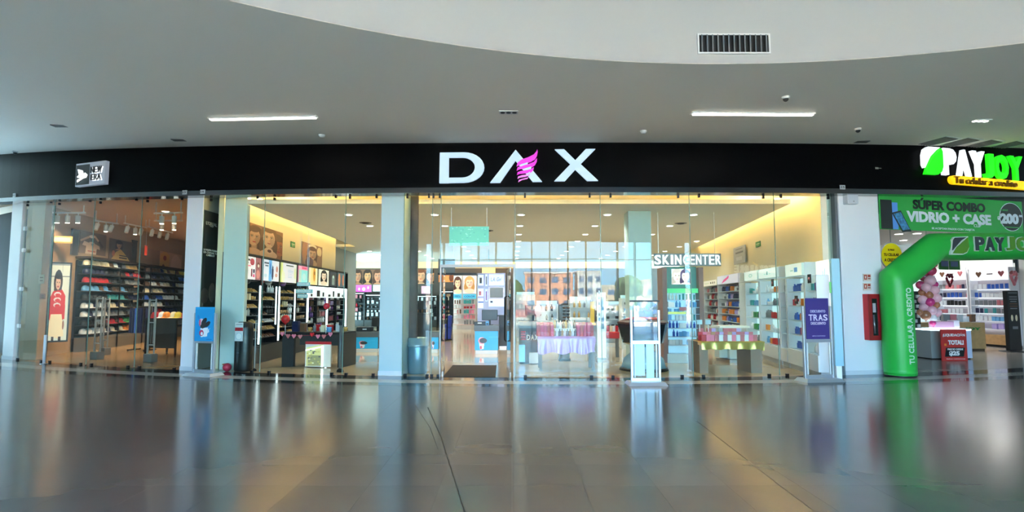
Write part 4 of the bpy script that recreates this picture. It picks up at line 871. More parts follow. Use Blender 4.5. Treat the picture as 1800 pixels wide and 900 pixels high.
# ---- black display table with goods near the front
x, y, s = F(547, 645); s = 12.3/1000
t = thing('display_table', 'black display table with heart garland by the left glass', 'table', (x, y, 0), arc(x)[1]+.02); X = lambda px: (px-547)*s; H0 = .80
part('top', BLACK, t, lambda b: b.box(X(487), X(607), -.05, .75, H0-.05, H0))
for a, c, y0, nm in ((487, 511, -.02, 'slab_leg'), (522, 538, .45, 'slab_leg'), (600, 609, .0, 'slab_leg')): part(nm, CHAR, t, lambda b: b.box(X(a), X(c), y0, y0+.06 if nm == 'x' else y0+.08, 0, H0-.05))
part('side_slab', CHAR, t, lambda b: b.box(X(600), X(609), .0, .72, 0, H0-.05)); part('apron', CHAR, t, lambda b: b.box(X(522), X(600), .0, .04, H0-.3, H0-.05))
part('red_stripe', M('stripe_red', (196, 44, 56), .4), t, lambda b: b.box(X(539), X(590), -.11, -.07, H0-.27, H0-.21))
p = Pic(30, 30, (196, 198, 196)); p.poly([(.05, .15), (.68, .0), (.68, .95), (.05, .98)], (206, 200, 140)); p.rect(.1, .5, .64, .95, (150, 146, 110)); rr = random.Random(4)
for k in range(26): p.ell(.08+.56*rr.random(), .2+.7*rr.random(), .04, .03, rr.choice([(230, 224, 190), (120, 116, 96), (190, 180, 110), (90, 92, 96)]))
p.build(X(590)-X(539), H0-.27-.02, printed('reflection_glow_print', emit=.35, rough=.3), t, 'reflection_glow_board', (X(564.5), -.1, .02), .04); part('lit_edge', LEDC, t, lambda b: (b.box(X(572), X(575), -.12, -.1, .02, H0-.3), b.prism([(X(540), H0-.40), (X(573), H0-.31), (X(573), H0-.33), (X(540), H0-.42)], -.12, -.1)))  # glowing speckled board and strips made up in place of a suspected reflection
heart = lambda r: [(0, -r), (r*.55, -r*.35), (r*.95, r*.25), (r*.8, r*.7), (r*.4, r*.8), (0, r*.45), (-r*.4, r*.8), (-r*.8, r*.7), (-r*.95, r*.25), (-r*.55, -r*.35)]
gt = thing('heart_garland', 'garland of small pink and red hearts on the edge of the black table', 'garland', (x, y, H0), arc(x)[1]+.02)
part('ribbon', M('ribbon_red', (170, 50, 70), .5), gt, lambda b: b.tube([(X(490), -.07, -.03), (X(500), -.07, -.07), (X(515), -.07, -.08), (X(550), -.07, -.07), (X(575), -.07, -.08), (X(588), -.07, -.03)], .007, 6))
for px, z, c in ((490, -.04, 'pink'), (502, -.09, 'rose'), (514, -.09, 'pink'), (527, -.10, 'rose'), (551, -.05, 'red'), (563, -.09, 'pink'), (575, -.09, 'rose'), (588, -.04, 'pink')):
    part('heart', hue(c), gt, lambda b: b.prism([(X(px)+u, z+v) for u, v in heart(.055)], -.095, -.08))
x2, y2 = x, y
goods = [('carton', 'navy', 506, 1.9), ('carton', 'grey', 513, 1.6), ('jar', 'white', 497, 1.6), ('carton', 'brown', 521, 1.5), ('jar', 'gold', 526, 1.2), ('gift box', 'red', 533, .8), ('bottle', 'grey', 545, 1.2), ('jar', 'silver', 551, 1.4), ('gift box', 'rose', 558, .8), ('carton', 'cream', 563, 1.2), ('gift box', 'red', 569, .8), ('bottle', 'tan', 580, 1.5), ('jar', 'sky blue', 575, 1.5), ('carton', 'silver', 586, 1.4), ('jar', 'gold', 592, 1.2)]
for i, (kd, c, px, sc) in enumerate(goods):
    yy = .15+.2*((i*7) % 3)
    th = arc(x)[1]; lx = X(px); item(kd, c, (x+lx*math.cos(th)-yy*math.sin(th), y+lx*math.sin(th)+yy*math.cos(th), H0+.001), th, '%s %s on the black table by the left glass, %s from its left end' % (c, kd, ORD[i] if 0 < i < 10 else 'first' if i == 0 else ['eleventh', 'twelfth', 'thirteenth', 'fourteenth', 'fifteenth'][i-10]), CATS[kd], None, (sc, sc, sc))
def balloon(px, py, D, rpx, col, lab, group=None, stick=None):
    p = at(px, py, D); r = rpx*D/1000; t = thing('balloon', lab, 'balloon', p, 0, group)
    part('skin', M('balloon_%s' % '_'.join(map(str, col)), col, .25, coat=.4), t, lambda b: b.lathe([(r*.12, -r*1.15), (r*.2, -r*1.08)]+[(r*math.cos(a), r*math.sin(a)) for a in [rad(q) for q in range(-70, 90, 16)]]+[(r*.05, r)], 14))
    part('knot', M('balloon_%s' % '_'.join(map(str, col)), col), t, lambda b: b.lathe([(r*.18, -r*1.3), (r*.07, -r*1.15)], 8))
    if stick: part('string', WHITE, t, lambda b: b.box(-.004, .004, -.004, .004, -stick, -r*1.2))
    return t
balloon(502, 561, 12.6, 7.5, (206, 20, 34), 'red balloon above the left end of the black table', stick=.35); balloon(574, 538, 12.6, 5.6, (206, 30, 60), 'crimson balloon above the middle of the black table', stick=.6)
x, y, s = F(597.5, 654); t = thing('security_gate', 'dark grey anti-theft post before the right end of the black table', 'security gate', (x, y, 0), arc(x)[1]); part('post', M('post_dark', (96, 100, 104), .35), t, lambda b: b.tube([(0, 0, .02), (0, 0, 1.08)], .03, 10)); part('head', M('head_black', (40, 40, 44), .4), t, lambda b: b.box(-.04, .04, -.03, .03, 1.0, 1.12), bevel=.01); part('foot', HW, t, lambda b: b.lathe([(.08, 0), (.07, .05), (.03, .08)], 12))
# steel trash can
x, y, s = F(734, 656); t = thing('trash_can', 'round grey steel trash can behind the glass left of the entrance', 'trash can', (x, y, 0))
TCM = M('can_steel', (112, 142, 160), .32, .35)
part('body', TCM, t, lambda b: b.lathe([(.185, 0), (.2, .02), (.205, .56), (.2, .58)], 28)); part('lid', M('lid_steel', (150, 176, 190), .25, .5), t, lambda b: b.lathe([(.222, .565), (.226, .60), (.212, .615), (.212, .74), (.2, .752), (.15, .752), (.145, .70)], 28))
# entrance mat
P = [F(*p)[:2] for p in ((779, 662.5), (871, 663), (873, 643), (796, 642.5))]
o = MB().slab(P, 0.0005, .014).build('door_mat', M('mat_brown', (58, 54, 48), .95, bump=.6, nscale=300), None, bevel=.004); tag(o, 'dark brown mat on the floor in the open entrance', 'mat')
# promo counters with the blue cup front
def counter(px0, px1, pyb, ptop, label, pic=True, depth=.55, body=M('counter_white', (226, 230, 232), .3)):
    x0, y0, s = F(px0, pyb); x1, _, _ = F(px1, pyb); w = x1-x0; xm = (x0+x1)/2; h = Z(ptop, y0)
    t = thing('checkout_counter', label, 'counter', (xm, y0, 0), 0)
    part('body', CHAR, t, lambda b: b.box(-w/2, w/2, .02, depth, .1, h-.16)); part('plinth', body, t, lambda b: b.box(-w/2+.02, w/2-.02, .0, depth, 0, .1)); part('top', M('counter_grey', (92, 98, 102), .35), t, lambda b: b.box(-w/2-.02, w/2+.02, -.02, depth+.02, h-.16, h))
    if pic:
        q = Pic(30, 24, (40, 168, 222)); q.poly([(.18, .62), (.42, .58), (.38, .94), (.22, .97)], (226, 226, 236)); q.ell(.26, .86, .05, .09, (200, 80, 110)); q.ell(.3, .5, .15, .18, (226, 150, 170)); q.ell(.36, .5, .16, .14, (52, 58, 64)); q.rect(.6, .3, 1, .33, (70, 186, 234))
        q.build(w, h-.27, printed('lit_blue_front', emit=.25, rough=.3), t, 'front_print', (0, .0, .105), .015)
    return t, (xm, y0, h), w
def monitor(x, y, z, lab, w=.42, col=BLACK, rz=0, cat='monitor'):
    t = thing('monitor', lab, cat, (x, y, z), rz); part('screen', col, t, lambda b: b.box(-w/2, w/2, -.02, .02, .14, .14+w*.66), bevel=.012); part('stand', DARKM, t, lambda b: b.box(-.03, .03, -.01, .03, .01, .2)); part('foot', DARKM, t, lambda b: b.box(-.11, .11, -.08, .08, 0, .015)); return t
t, (x, y, h), w = counter(834.5, 875.5, 622, 572, 'blue fronted checkout counter straight inside the entrance'); monitor(x+.08, y+.3, h, 'black till screen on the counter inside the entrance', .46)
t2 = thing('card_terminal', 'small blue card terminal on the counter inside the entrance', 'terminal', (x+.02, y+.1, h)); part('body', hue('sky blue'), t2, lambda b: b.box(-.05, .05, -.03, .03, 0, .12), bevel=.01); part('keys', BLACK, t2, lambda b: b.box(-.03, .03, -.034, -.03, .02, .06))
t2 = thing('till_box', 'flat black till box on the counter inside the entrance', 'till', (x-.2, y+.22, h)); part('body', BLACK, t2, lambda b: b.box(-.16, .16, -.15, .15, 0, .1), bevel=.008); part('label', WHITE, t2, lambda b: b.box(-.06, .06, -.153, -.15, .05, .08))
t, (x, y, h), w = counter(625, 664, 619, 583, 'blue fronted checkout counter just left of the pale column'); monitor(x+.25, y+.3, h+.0, 'black till screen on the counter left of the pale column', .4, rz=.5)
t2 = thing('till_box', 'flat black till box on the counter left of the pale column', 'till', (x-.1, y+.25, h)); part('body', BLACK, t2, lambda b: b.box(-.25, .2, -.15, .15, 0, .13), bevel=.008); part('label', WHITE, t2, lambda b: b.box(-.06, .06, -.153, -.15, .05, .08))
t, (x, y, h), w = counter(757, 770.5, 620, 583, 'narrow blue fronted counter at the left edge of the entrance')
x, y, s = F(737, 600); t = thing('till_desk', 'dark till desk behind the steel trash can', 'desk', (x, y, 0)); part('body', CHAR, t, lambda b: b.box(-.35, .35, 0, .5, 0, 1.0)); part('top', BLACK, t, lambda b: b.box(-.38, .38, -.03, .53, 1.0, 1.04)); part('kick', DARKM, t, lambda b: b.box(-.35, .35, -.004, 0, 0, .08)); monitor(x, y+.25, 1.04, 'black till screen on the desk behind the trash can', .5)
x, y, s = F(884, 612); t = thing('till_desk', 'tall black till cabinet right of the entrance counter', 'desk', (x, y, 0)); part('body', BLACK, t, lambda b: b.box(-.13, .13, 0, .5, .06, 1.02)); part('top', CHAR, t, lambda b: b.box(-.22, .16, -.03, .53, 1.02, 1.05)); part('foot', STEEL, t, lambda b: b.box(-.11, .11, .02, .48, 0, .06))
# blue stool deeper in
x, y, s = F(785, 598); t = thing('stool', 'blue upholstered stool deep in the entrance aisle', 'stool', (x, y, 0)); bl = M('stool_blue', (36, 62, 150), .6)
part('seat', bl, t, lambda b: b.box(-.24, .18, -.2, .2, .48, .62), bevel=.04); part('column', bl, t, lambda b: b.hexa([(-.06, -.14, .06), (.16, -.14, .06), (.16, .14, .06), (-.06, .14, .06), (-.02, -.16, .5), (.2, -.16, .5), (.2, .16, .5), (-.02, .16, .5)])); part('back', bl, t, lambda b: b.box(.06, .2, -.2, .2, .6, .95), bevel=.03); part('base', DARKM, t, lambda b: b.lathe([(.24, 0), (.22, .05), (.05, .07)], 16))
# ================================================================ COSMETICS SHOP, MIDDLE AND BACK
BK = Wall(-9.3, 33.0, 10.0, 33.0)
FT = [((190, 130, 96), (70, 48, 40)), ((206, 150, 100), (50, 34, 30)), ((196, 136, 104), (90, 60, 46))]
pc = Pic(60, 26, (120, 86, 66))
for k in range(3): pc.face(.16+.34*k, .46, .34, *FT[k], lips=(150, 60, 60))
sheet(BK, 621, 672, 474, 500, pc, printed('soft_lit_print', emit=.3), 'wall_print', 'wide picture of three faces on the back wall left of the pale column', 'print', .02, .05)
pc = Pic(36, 30, (150, 106, 80)); pc.face(.3, .46, .36, (222, 168, 130), (120, 70, 46), (190, 60, 60)); pc.face(.84, .5, .36, (206, 140, 96), (40, 30, 30))
sheet(BK, 730, 763, 474, 499, pc, printed('soft_lit_print'), 'wall_print', 'picture of two faces on the back wall right of the pale column', 'print', .02, .05)
pc = Pic(30, 14, (206, 120, 60)); pc.ell(.25, .5, .2, .5, (150, 80, 46)); pc.ell(.6, .6, .2, .5, (226, 160, 90)); pc.ell(.85, .4, .14, .5, (120, 66, 40))
sheet(BK, 771, 797, 483, 496, pc, printed('soft_lit_print'), 'wall_print', 'orange picture on the back wall above the dark shelves at the entrance', 'print', .02, .05)
def lbox(Wl, px0, px1, py0, py1, col, lab, e=.9, off=.09, pic=None):
    return sheet(Wl, px0, px1, py0, py1, pic or Pic(12, 8, col), printed('lit_sign_print_%g' % e, emit=e), 'lit_sign', lab, 'lit sign', off, .06, frame=.02, fm=M('sign_frame', (150, 150, 156), .4))
lbox(BK, 614, 624, 501, 513, (240, 236, 236), 'small white lit sign on the back wall left of the pink one')
lbox(BK, 626, 653, 501, 513, 0, 'bright pink lit sign on the back wall', pic=Pic(24, 12, (236, 90, 206)).ell(.2, .6, .06, .2, (250, 220, 244)).ell(.5, .6, .1, .25, (250, 230, 246)).ell(.78, .4, .06, .2, (250, 180, 236)))
lbox(BK, 656, 675, 501, 512, (226, 246, 244), 'pale mint lit sign on the back wall beside the pink one')
lbox(BK, 741, 756, 503, 516, 0, 'pink and white lit sign on the back wall right of the pale column', pic=Pic(14, 12, (244, 170, 190)).ell(.45, .55, .2, .3, (252, 236, 240)))
def backunit(px0, px1, ptop, mixes, lab, seed, off=.3, n=6, dark=True, step=.17, big=1.2, Wl=BK, zb=.4, w=None):
    u0 = Wl.hit(px0, 540, off)[0]; u1 = Wl.hit(px1, 540, off)[0]; zt = Wl.hit((px0+px1)/2, ptop, off)[1]; p = Wl.pt(u0, 0, 0); L = u1-u0
    t = thing('shelf_unit', lab, 'shelving', p, Wl.r); m = CHAR if dark else M('unit_white', (230, 234, 238), .4)
    part('back', m, t, lambda b: b.box(0, L, -.05, 0, 0, zt)); part('plinth', m, t, lambda b: b.box(0, L, -off-.05, -.05, 0, zb))
    for u in (0, L): part('side', m, t, lambda b: b.box(u-.02, u+.02, -off-.03, -.05, zb, zt))
    zs = [zt-.06-(zt-zb-.04)*(k+1)/n for k in range(n)]
    for z in zs: part('shelf', m if dark else M('shelf_pale', (206, 214, 224), .3), t, lambda b: b.box(0, L, -off, -.05, z-.015, z))
    part('shelf_light', LEDC, t, lambda b: b.box(.05, L-.05, -off+.02, -off+.05, zt-.04, zt-.02)); part('top', m, t, lambda b: b.box(-.02, L+.02, -off-.02, 0, zt, zt+.03))
    stock(Wl, u0+.05, u1-.05, zs, off-.12, mixes, step, lab, 'goods on '+lab[:40].rsplit(' ', 1)[0], seed, big=big)
    return t
backunit(613, 640, 515, [('bottle', 'black'), ('carton', 'rose'), ('jar', 'brown'), ('bottle', 'red'), ('carton', 'white')], 'dark shelves under the pink lit sign', 21, step=.24, big=1.5)
backunit(641, 676, 518, [('carton', 'white'), ('jar', 'grey'), ('carton', 'rose'), ('bottle', 'brown'), ('jar', 'white')], 'dark shelves under the mint lit sign', 22, step=.24, big=1.5)
backunit(712, 768, 520, [('carton', 'white'), ('bottle', 'brown'), ('jar', 'black'), ('carton', 'rose'), ('carton', 'silver')], 'dark shelves right of the pale column', 23, step=.26, big=1.5)
backunit(772, 797, 512, [('carton', 'cream'), ('compact', 'cream'), ('jar', 'lilac'), ('compact', 'tan')], 'dark shelves beside the curved white stand', 24, step=.3, big=1.7, n=7)
x, y, z = at(725, 489, 26); t = thing('dark_tower', 'dark grey upright display board right of the pale column', 'display', (x, y, 0)); part('board', M('board_slate', (74, 88, 94), .5), t, lambda b: b.box(-.24, .24, 0, .12, 1.6, 3.0)); part('post', DARKM, t, lambda b: b.box(-.04, .04, .03, .09, .03, 1.6)); part('foot', DARKM, t, lambda b: b.box(-.25, .25, -.1, .2, 0, .03))
x, y, z = at(722, 520, 20); t = thing('lit_tower', 'white lit display tower with dark marks left of the entrance', 'display', (x, y, 0)); part('body', M('tower_white', (226, 240, 240), .4, emit=.5), t, lambda b: b.box(-.13, .13, 0, .2, .9, 2.05)); part('base', CHAR, t, lambda b: b.box(-.16, .16, -.02, .25, 0, .9)); part('gap', GREYP, t, lambda b: b.box(-.13, .13, -.006, 0, 1.7, 1.73))
for k in range(5): part('bottle_shape', CHAR, t, lambda b: b.box(-.1+.045*k, -.08+.045*k, -.012, 0, 1.4+.06*(k % 2), 1.52+.05*(k % 3)))
text('Revlon', .28, .07, BLACK, t, (0, -.008, 1.9), .01)
# curved white stand with two portraits
x, y, s = F(815, 579); WS = M('stand_white', (236, 230, 226), .4); PKW = M('stand_pink', (236, 200, 196), .45)
t = thing('curved_stand', 'curved white makeup stand with two portraits of women in the entrance aisle', 'display stand', (x, y, 0), 0)
k = s; XX = lambda px: (px-815)*k; hz = lambda py: EYE-(py-527)*k*1.0
body = [(XX(795), .5), (XX(796), .2), (XX(803), .05), (XX(812), .0), (XX(828), -.02), (XX(836), .1), (XX(838), .5)]
part('body', WS, t, lambda b: b.slab([(a, c+.05) for a, c in body], .3, hz(484)))
part('plinth', WS, t, lambda b: b.slab([(a*1.03, c-.03) for a, c in body], 0, .3))
pp = Pic(20, 36, (244, 236, 222)).face(.52, .42, .26, (236, 200, 160), (96, 56, 40), (200, 120, 110)); pp.build(XX(811)-XX(796.5), hz(485)-hz(516), printed('lit_face_print', emit=.5), t, 'portrait', (XX(804), -.08, hz(516)), .03, rz=-.25)
pp = Pic(26, 36, (244, 224, 222)).face(.48, .40, .26, (244, 206, 178), (210, 160, 96), (210, 110, 110)); pp.build(XX(837)-XX(814), hz(485)-hz(516), printed('lit_face_print'), t, 'portrait', (XX(825.5), -.1, hz(516)), .03)
for a, c, sx_ in ((797, 811, 'OFERTA'), (814, 837, 'COLOR')): part('blue_label', M('label_cyan', (90, 196, 226), .4, emit=.4), t, lambda b: b.box(XX(a), XX(c), -.12, -.07, hz(525), hz(517))); text(sx_, XX(c)-XX(a)-.12, .1, M('label_blue', (40, 110, 190), .5), t, (XX((a+c)/2), -.125, hz(521)), .01)
cs = Wall(x+XX(796), y-.02, x+XX(812), y-.02); cs2 = Wall(x+XX(813), y-.02, x+XX(837), y-.02); zs = [hz(p_) for p_ in (534, 542, 551, 560, 570)]
for z in zs: part('shelf', PKW, t, lambda b: b.box(XX(797), XX(837), -.14, .05, z-.03, z))
stock(cs, .05, cs.len-.05, zs, .05, [('tube', 'brown'), ('carton', 'white'), ('tube', 'rose')], .13, 'the curved white stand, left face', 'goods on the left face of the curved stand', 31, big=1.3)
stock(cs2, .05, cs2.len-.05, zs, .05, [('carton', 'teal'), ('carton', 'rose'), ('jar', 'red'), ('carton', 'pink'), ('tube', 'grey')], .15, 'the curved white stand, right face', 'goods on the right face of the curved stand', 32, big=1.4)
# silver tower with lit panels
D = 20.5; k = D/1000; x = at(864, 500, D).x; t = thing('lit_panel_tower', 'silver tower of pale blue lit panels behind the entrance counter', 'display stand', (x, D, 0)); XX = lambda px: (px-864)*k*1.003; zz = lambda py: Z(py, D)
SF = M('frame_mauve', (150, 150, 170), .35, .4); PB = M('panel_blue', (196, 214, 246), .4, emit=.75, ecol=(196, 214, 248))
part('frame', SF, t, lambda b: b.box(XX(839.5), XX(888), .03, .4, .2, zz(480))); part('base', CHAR, t, lambda b: b.box(XX(839), XX(888.5), 0, .45, 0, .2))
for a, c, p_, q_ in ((840.5, 850, 483, 502), (840.5, 850, 507, 521), (840.5, 850, 524, 542), (853, 857, 482, 503), (853, 857, 508, 530), (859, 886, 482, 502), (859, 886, 525, 539)): part('lit_panel', PB, t, lambda b: b.box(XX(a), XX(c), 0, .04, zz(q_), zz(p_)))
part('screen', M('screen_grey', (120, 124, 126), .3), t, lambda b: b.box(XX(861.5), XX(884), -.02, .02, zz(523), zz(506)), bevel=.01); part('screen_surround', M('surround_pale', (206, 206, 222), .4, emit=.3), t, lambda b: b.box(XX(859), XX(886), .0, .03, zz(524.5), zz(504)))
text('L.A. Girl', XX(882)-XX(863), .14, M('script_blue', (90, 110, 150), .5), t, (XX(872), -.006, zz(491)), 0, shear=.3)
for a, c, p_, q_, m in ((843, 847, 488, 498, BLACK), (842, 846, 512, 519, hue('rose')), (841, 850, 530, 532, hue('blue')), (862, 866, 529, 532, hue('navy')), (854, 856, 486, 500, hue('grey')), (854, 856, 512, 528, hue('purple'))): part('print_mark', m, t, lambda b: b.box(XX(a), XX(c), -.012, 0, zz(q_), zz(p_)))
# hanging drum lamp over it
x, y, z = at(859, 475, 24); t = thing('drum_lamp', 'warm drum lamp hanging deep inside above the lit tower', 'lamp', (x, y, z)); part('shade', M('drum_shade', (255, 214, 140), .6, emit=1.2), t, lambda b: b.lathe([(.28, -.16), (.28, .16)], 20)); part('cord', DARKM, t, lambda b: b.box(-.01, .01, -.01, .01, .16, 3.7-z)); part('rim', STEEL, t, lambda b: b.lathe([(.285, -.18), (.285, -.16)], 20))
# hanging screen in the entrance and the teal banner
x, y, z = at(785, 468, 17); t = thing('hanging_sign', 'dark grey hanging sign board inside the entrance', 'sign', (x, y, z)); part('board', M('board_slate', (74, 88, 94)), t, lambda b: b.box(-.25, .25, 0, .06, -.2, .22)); part('edge', DARKM, t, lambda b: b.box(-.26, .9, -.01, .07, -.26, -.2))
for u in (-.2, .2): part('cable', STEEL, t, lambda b: b.box(u-.004, u+.004, .02, .03, .22, 3.7-z))
x, y, z = at(824.5, 415, 13.2); w = 70*.0132; h = 34*.0132
t = thing('ceiling_banner', 'mint green translucent banner hanging above the entrance', 'banner', (x, y, z)); r_ = random.Random(8); pc = Pic(36, 18, (120, 214, 200))
for q in range(40): pc.ell(r_.random(), r_.random(), .02, .03, r_.choice([(150, 230, 220), (100, 196, 190), (170, 236, 230)]))
pc.build(w, h, printed('banner_print', emit=.25), t, 'sheet', (0, 0, -h/2), .01)
for u in (-w*.45, w*.45): part('string', STEEL, t, lambda b: b.box(u-.003, u+.003, .0, .006, h/2, 3.70-z))
# ---- dark DAX counter right of the entrance
x, y, s = F(931, 640); t = thing('promo_counter', 'dark promotion counter with white lettering and red stripes right of the entrance', 'counter', (x, y, 0)); s = y/1000
part('body', CHAR, t, lambda b: b.box(-18*s, 18*s, .02, .6, .04, .86)); part('top', M('counter_grey', (92, 98, 102)), t, lambda b: b.box(-19*s, 19*s, 0, .62, .86, 1.02)); part('foot', DARKM, t, lambda b: b.box(-17*s, 17*s, .04, .58, 0, .04))
for q in range(4): part('red_stripe', M('stripe_red', (196, 44, 56)), t, lambda b: b.box(-15*s, -7*s, 0, .02, .58+.06*q, .61+.06*q))
letters('DAX', 20*s, .13, M('poster_white', (216, 214, 210)), t, (5*s, .01, .64), .03); part('side_glow', M('glow_blue', (110, 180, 236), .4, emit=.5), t, lambda b: b.box(-18.5*s, -8*s, -.01, .02, .05, .46)); part('white_box', WHITE, t, lambda b: b.box(-1*s, 17*s, -.04, .0, .02, .28))
monitor(x+.1, y+.3, 1.02, 'black screen on the dark promotion counter', .4)
# pink promotion table
x, y, s = F(999, 652); s = y/1000; t = thing('promo_table', 'promotion table under a shiny lilac cloth right of the entrance', 'table', (x, y, 0), 0); TT = .74
part('top', WHITE, t, lambda b: b.box(-52*s, 46*s, .0, .7, TT-.04, TT))
for u in (-50*s, 42*s):
    for v in (.05, .6): part('leg', M('leg_grey', (110, 112, 114), .4), t, lambda b: b.box(u, u+.06, v, v+.06, 0, TT-.04))
cb = MB(); n = 40; v = []; f = []
for i in range(n+1):
    u = -53*s+100*s*i/n; wv = .02*math.sin(i*1.7)+.012*math.sin(i*.6)
    for j in range(7): v.append((u+.02*math.sin(j)*math.sin(i*.5), -.02-wv*(j/6)-.015*j/6, TT+.004-(.36+.03*math.sin(i*.45))*j/6))
    v.append((u, .7, TT+.004))
for i in range(n):
    for j in range(6): a = i*8+j; f.append((a, a+1, a+9, a+8))
    f.append((i*8, i*8+8, i*8+15, i*8+7))
LIL = M('lilac_satin', (196, 150, 220), .28, spec=.8); o = cb.add(v, f, 0, True).build('tablecloth', LIL, None, (x, y, 0)); tag(o, 'shiny lilac cloth over the promotion table right of the entrance', 'tablecloth')
k = 0
for px in list(range(948, 973, 6))+list(range(1018, 1046, 6)):
    for yy in (.12, .38): item('gift box', 'magenta' if k % 3 else 'red', (x+(px-999)*s, y+yy, TT+.006), .0, '%s gift box standing at the %s of the lilac table' % ('magenta' if k % 3 else 'red', 'left end' if px < 990 else 'right end'), 'box', 'gift boxes on the lilac table', (.48, .7, 1.35 if yy < .2 else 1.6)); k += 1
t = thing('riser', 'white step riser for small bottles in the middle of the lilac table', 'riser', (x-4*s, y+.1, TT+.005)); part('step', M('riser_white', (236, 246, 250), .3, emit=.2), t, lambda b: b.box(-20*s, 20*s, .14, .3, 0, .16)); part('step', M('riser_white', (236, 246, 250)), t, lambda b: b.box(-20*s, 20*s, .30, .46, 0, .24))
for k in range(9): item('bottle', ('tan', 'white', 'grey')[k % 3], (x+(976+4.6*k-999)*s, y+.14, TT+.006), 0, '%s bottle in the front row on the lilac table' % ('tan', 'white', 'grey')[k % 3], 'bottle', 'bottles in the front row of the lilac table', (.9, .9, .95))
for k in range(8): item('bottle', ('gold', 'silver', 'white', 'brown')[k % 4], (x+(978+5*k-999)*s, y+.34, TT+.007+.16), 0, '%s bottle on the riser of the lilac table' % ('gold', 'silver', 'white', 'brown')[k % 4], 'bottle', 'bottles on the riser of the lilac table', (1, 1, 1.1))
# red topped side table farther right
x, y, s = F(1074, 628); t = thing('side_table', 'small table with a red cloth edge between the lilac table and the floor sign', 'table', (x, y, 0)); part('top', M('stripe_red', (196, 44, 56)), t, lambda b: b.box(-.26, .24, 0, .5, .5, .68), bevel=.02); part('leg', M('leg_grey', (110, 112, 114)), t, lambda b: b.box(.14, .22, .02, .1, 0, .5)); part('leg', M('leg_grey', (110, 112, 114)), t, lambda b: b.box(-.22, -.14, .02, .1, 0, .5))
for k in range(6): item('carton', ('cream', 'white', 'red')[k % 3], (x-.2+.08*k, y+.2, .681), .1, '%s carton on the small red edged table' % ('cream', 'white', 'red')[k % 3], 'box', 'cartons on the small red table', (.9, .9, 1.2))
# ---- free-standing gondolas in the middle of the shop
def gondola(px0, px1, D, h, lab, mix, seed, n=4, m=None, step=.16, big=1.15, d=.5):
    a = at(px0, 560, D).x; c = at(px1, 560, D).x; Wl = Wall(a, D+.25, c, D+.25); L = c-a
    t = thing('gondola', lab, 'gondola', (a, D+.25, 0), 0); m = m or M('gondola_white', (216, 222, 226), .35)
    part('spine', m, t, lambda b: b.box(0, L, -.03, .03, 0, h)); part('base', m, t, lambda b: b.box(0, L, -.25, .25, 0, .12))
    for u in (0, L): part('end_panel', m, t, lambda b: b.box(u-.015, u+.015, -.24, .24, .12, h))
    zs = [h-.02-(h-.3)*(k+.7)/n for k in range(n)]
    for z in zs: part('shelf', m, t, lambda b: b.box(0, L, -.24, -.03, z-.015, z))
    part('header', M('header_sky', (190, 226, 236), .4, emit=.3), t, lambda b: b.box(0, L, -.05, .05, h, h+.1))
    stock(Wl, .05, L-.05, zs, .14, mix, step, lab, 'goods on the '+lab[:34].rsplit(' ', 1)[0], seed, big=big)
mix1 = [('bottle', 'grey'), ('jar', 'brown'), ('carton', 'white'), ('bottle', 'black'), ('carton', 'silver'), ('bottle', 'gold'), ('carton', 'teal')]
gondola(944, 980, 17.5, 1.42, 'low white gondola behind the lilac table, left part', mix1, 41); gondola(1003, 1040, 17.8, 1.55, 'low white gondola behind the lilac table, right part', mix1, 42)
gondola(908, 940, 21.5, 1.75, 'white gondola far behind the dark counter', [('carton', 'white'), ('jar', 'sky blue'), ('carton', 'purple'), ('bottle', 'white')], 43, 5); gondola(1063, 1090, 19, 1.4, 'pale gondola deep behind the small red table', [('carton', 'white'), ('jar', 'black'), ('carton', 'cream')], 44)
gondola(1094, 1108, 18, 1.6, 'narrow pale gondola behind the clear floor sign', [('carton', 'sky blue'), ('jar', 'grey'), ('carton', 'white')], 45, 5)
x, y, s = F(992, 640); D = 14.6; x = at(992, 560, D).x; t = thing('sunglasses_tower', 'tall black tower of sunglasses behind the lilac table', 'display stand', (x, D, 0)); k = D/1000
part('spine', BLACK, t, lambda b: b.box(-9*k, -3.5*k, 0, .3, .06, Z(537, D))); part('board', M('tower_grey', (96, 98, 100), .4), t, lambda b: b.box(-3.5*k, 9*k, .05, .3, .06, Z(537, D))); part('base', BLACK, t, lambda b: b.box(-10*k, 10*k, -.05, .35, 0, .06))
for q in range(8):
    z = Z(541+q*5.6, D); part('sunglasses', BLACK if q % 3 else hue('brown'), t, lambda b: (b.ball((0, .02, z), .045, 8, 5, sc=(1, .5, .6)), b.ball((.1, .02, z), .045, 8, 5, sc=(1, .5, .6)), b.box(-.04, .14, .03, .045, z+.012, z+.02)))
x = at(1041, 546, 16).x; t = thing('yellow_stand', 'narrow yellow display board behind the lilac table', 'display stand', (x, 16, 0)); part('board', M('board_yellow', (226, 184, 60), .4, emit=.2), t, lambda b: b.box(-.05, .06, 0, .06, .9, Z(530, 16))); part('tray', M('tray_orange', (226, 150, 50), .4), t, lambda b: b.box(-.14, .08, -.12, .1, .84, .9)); part('foot', GREYP, t, lambda b: b.box(-.12, .12, -.1, .14, 0, .84))
x = at(1058, 548, 14.8).x; t = thing('tester_tower', 'tall white and blue tester tower left of the small red table', 'display stand', (x, 14.8, 0)); part('body', M('tower_white', (226, 240, 240)), t, lambda b: b.box(-.1, .1, 0, .2, .06, Z(514, 14.8))); part('blue_front', M('front_steel_blue', (110, 150, 190), .3), t, lambda b: b.box(-.03, .05, -.012, 0, .8, Z(522, 14.8))); part('foot', STEEL, t, lambda b: b.box(-.13, .13, -.04, .24, 0, .06))
for q in range(6): part('tester', hue('silver' if q % 2 else 'sky blue'), t, lambda b: b.lathe([(.02, 1.0+.14*q), (.02, 1.09+.14*q)], 8, (-.07, -.03)))
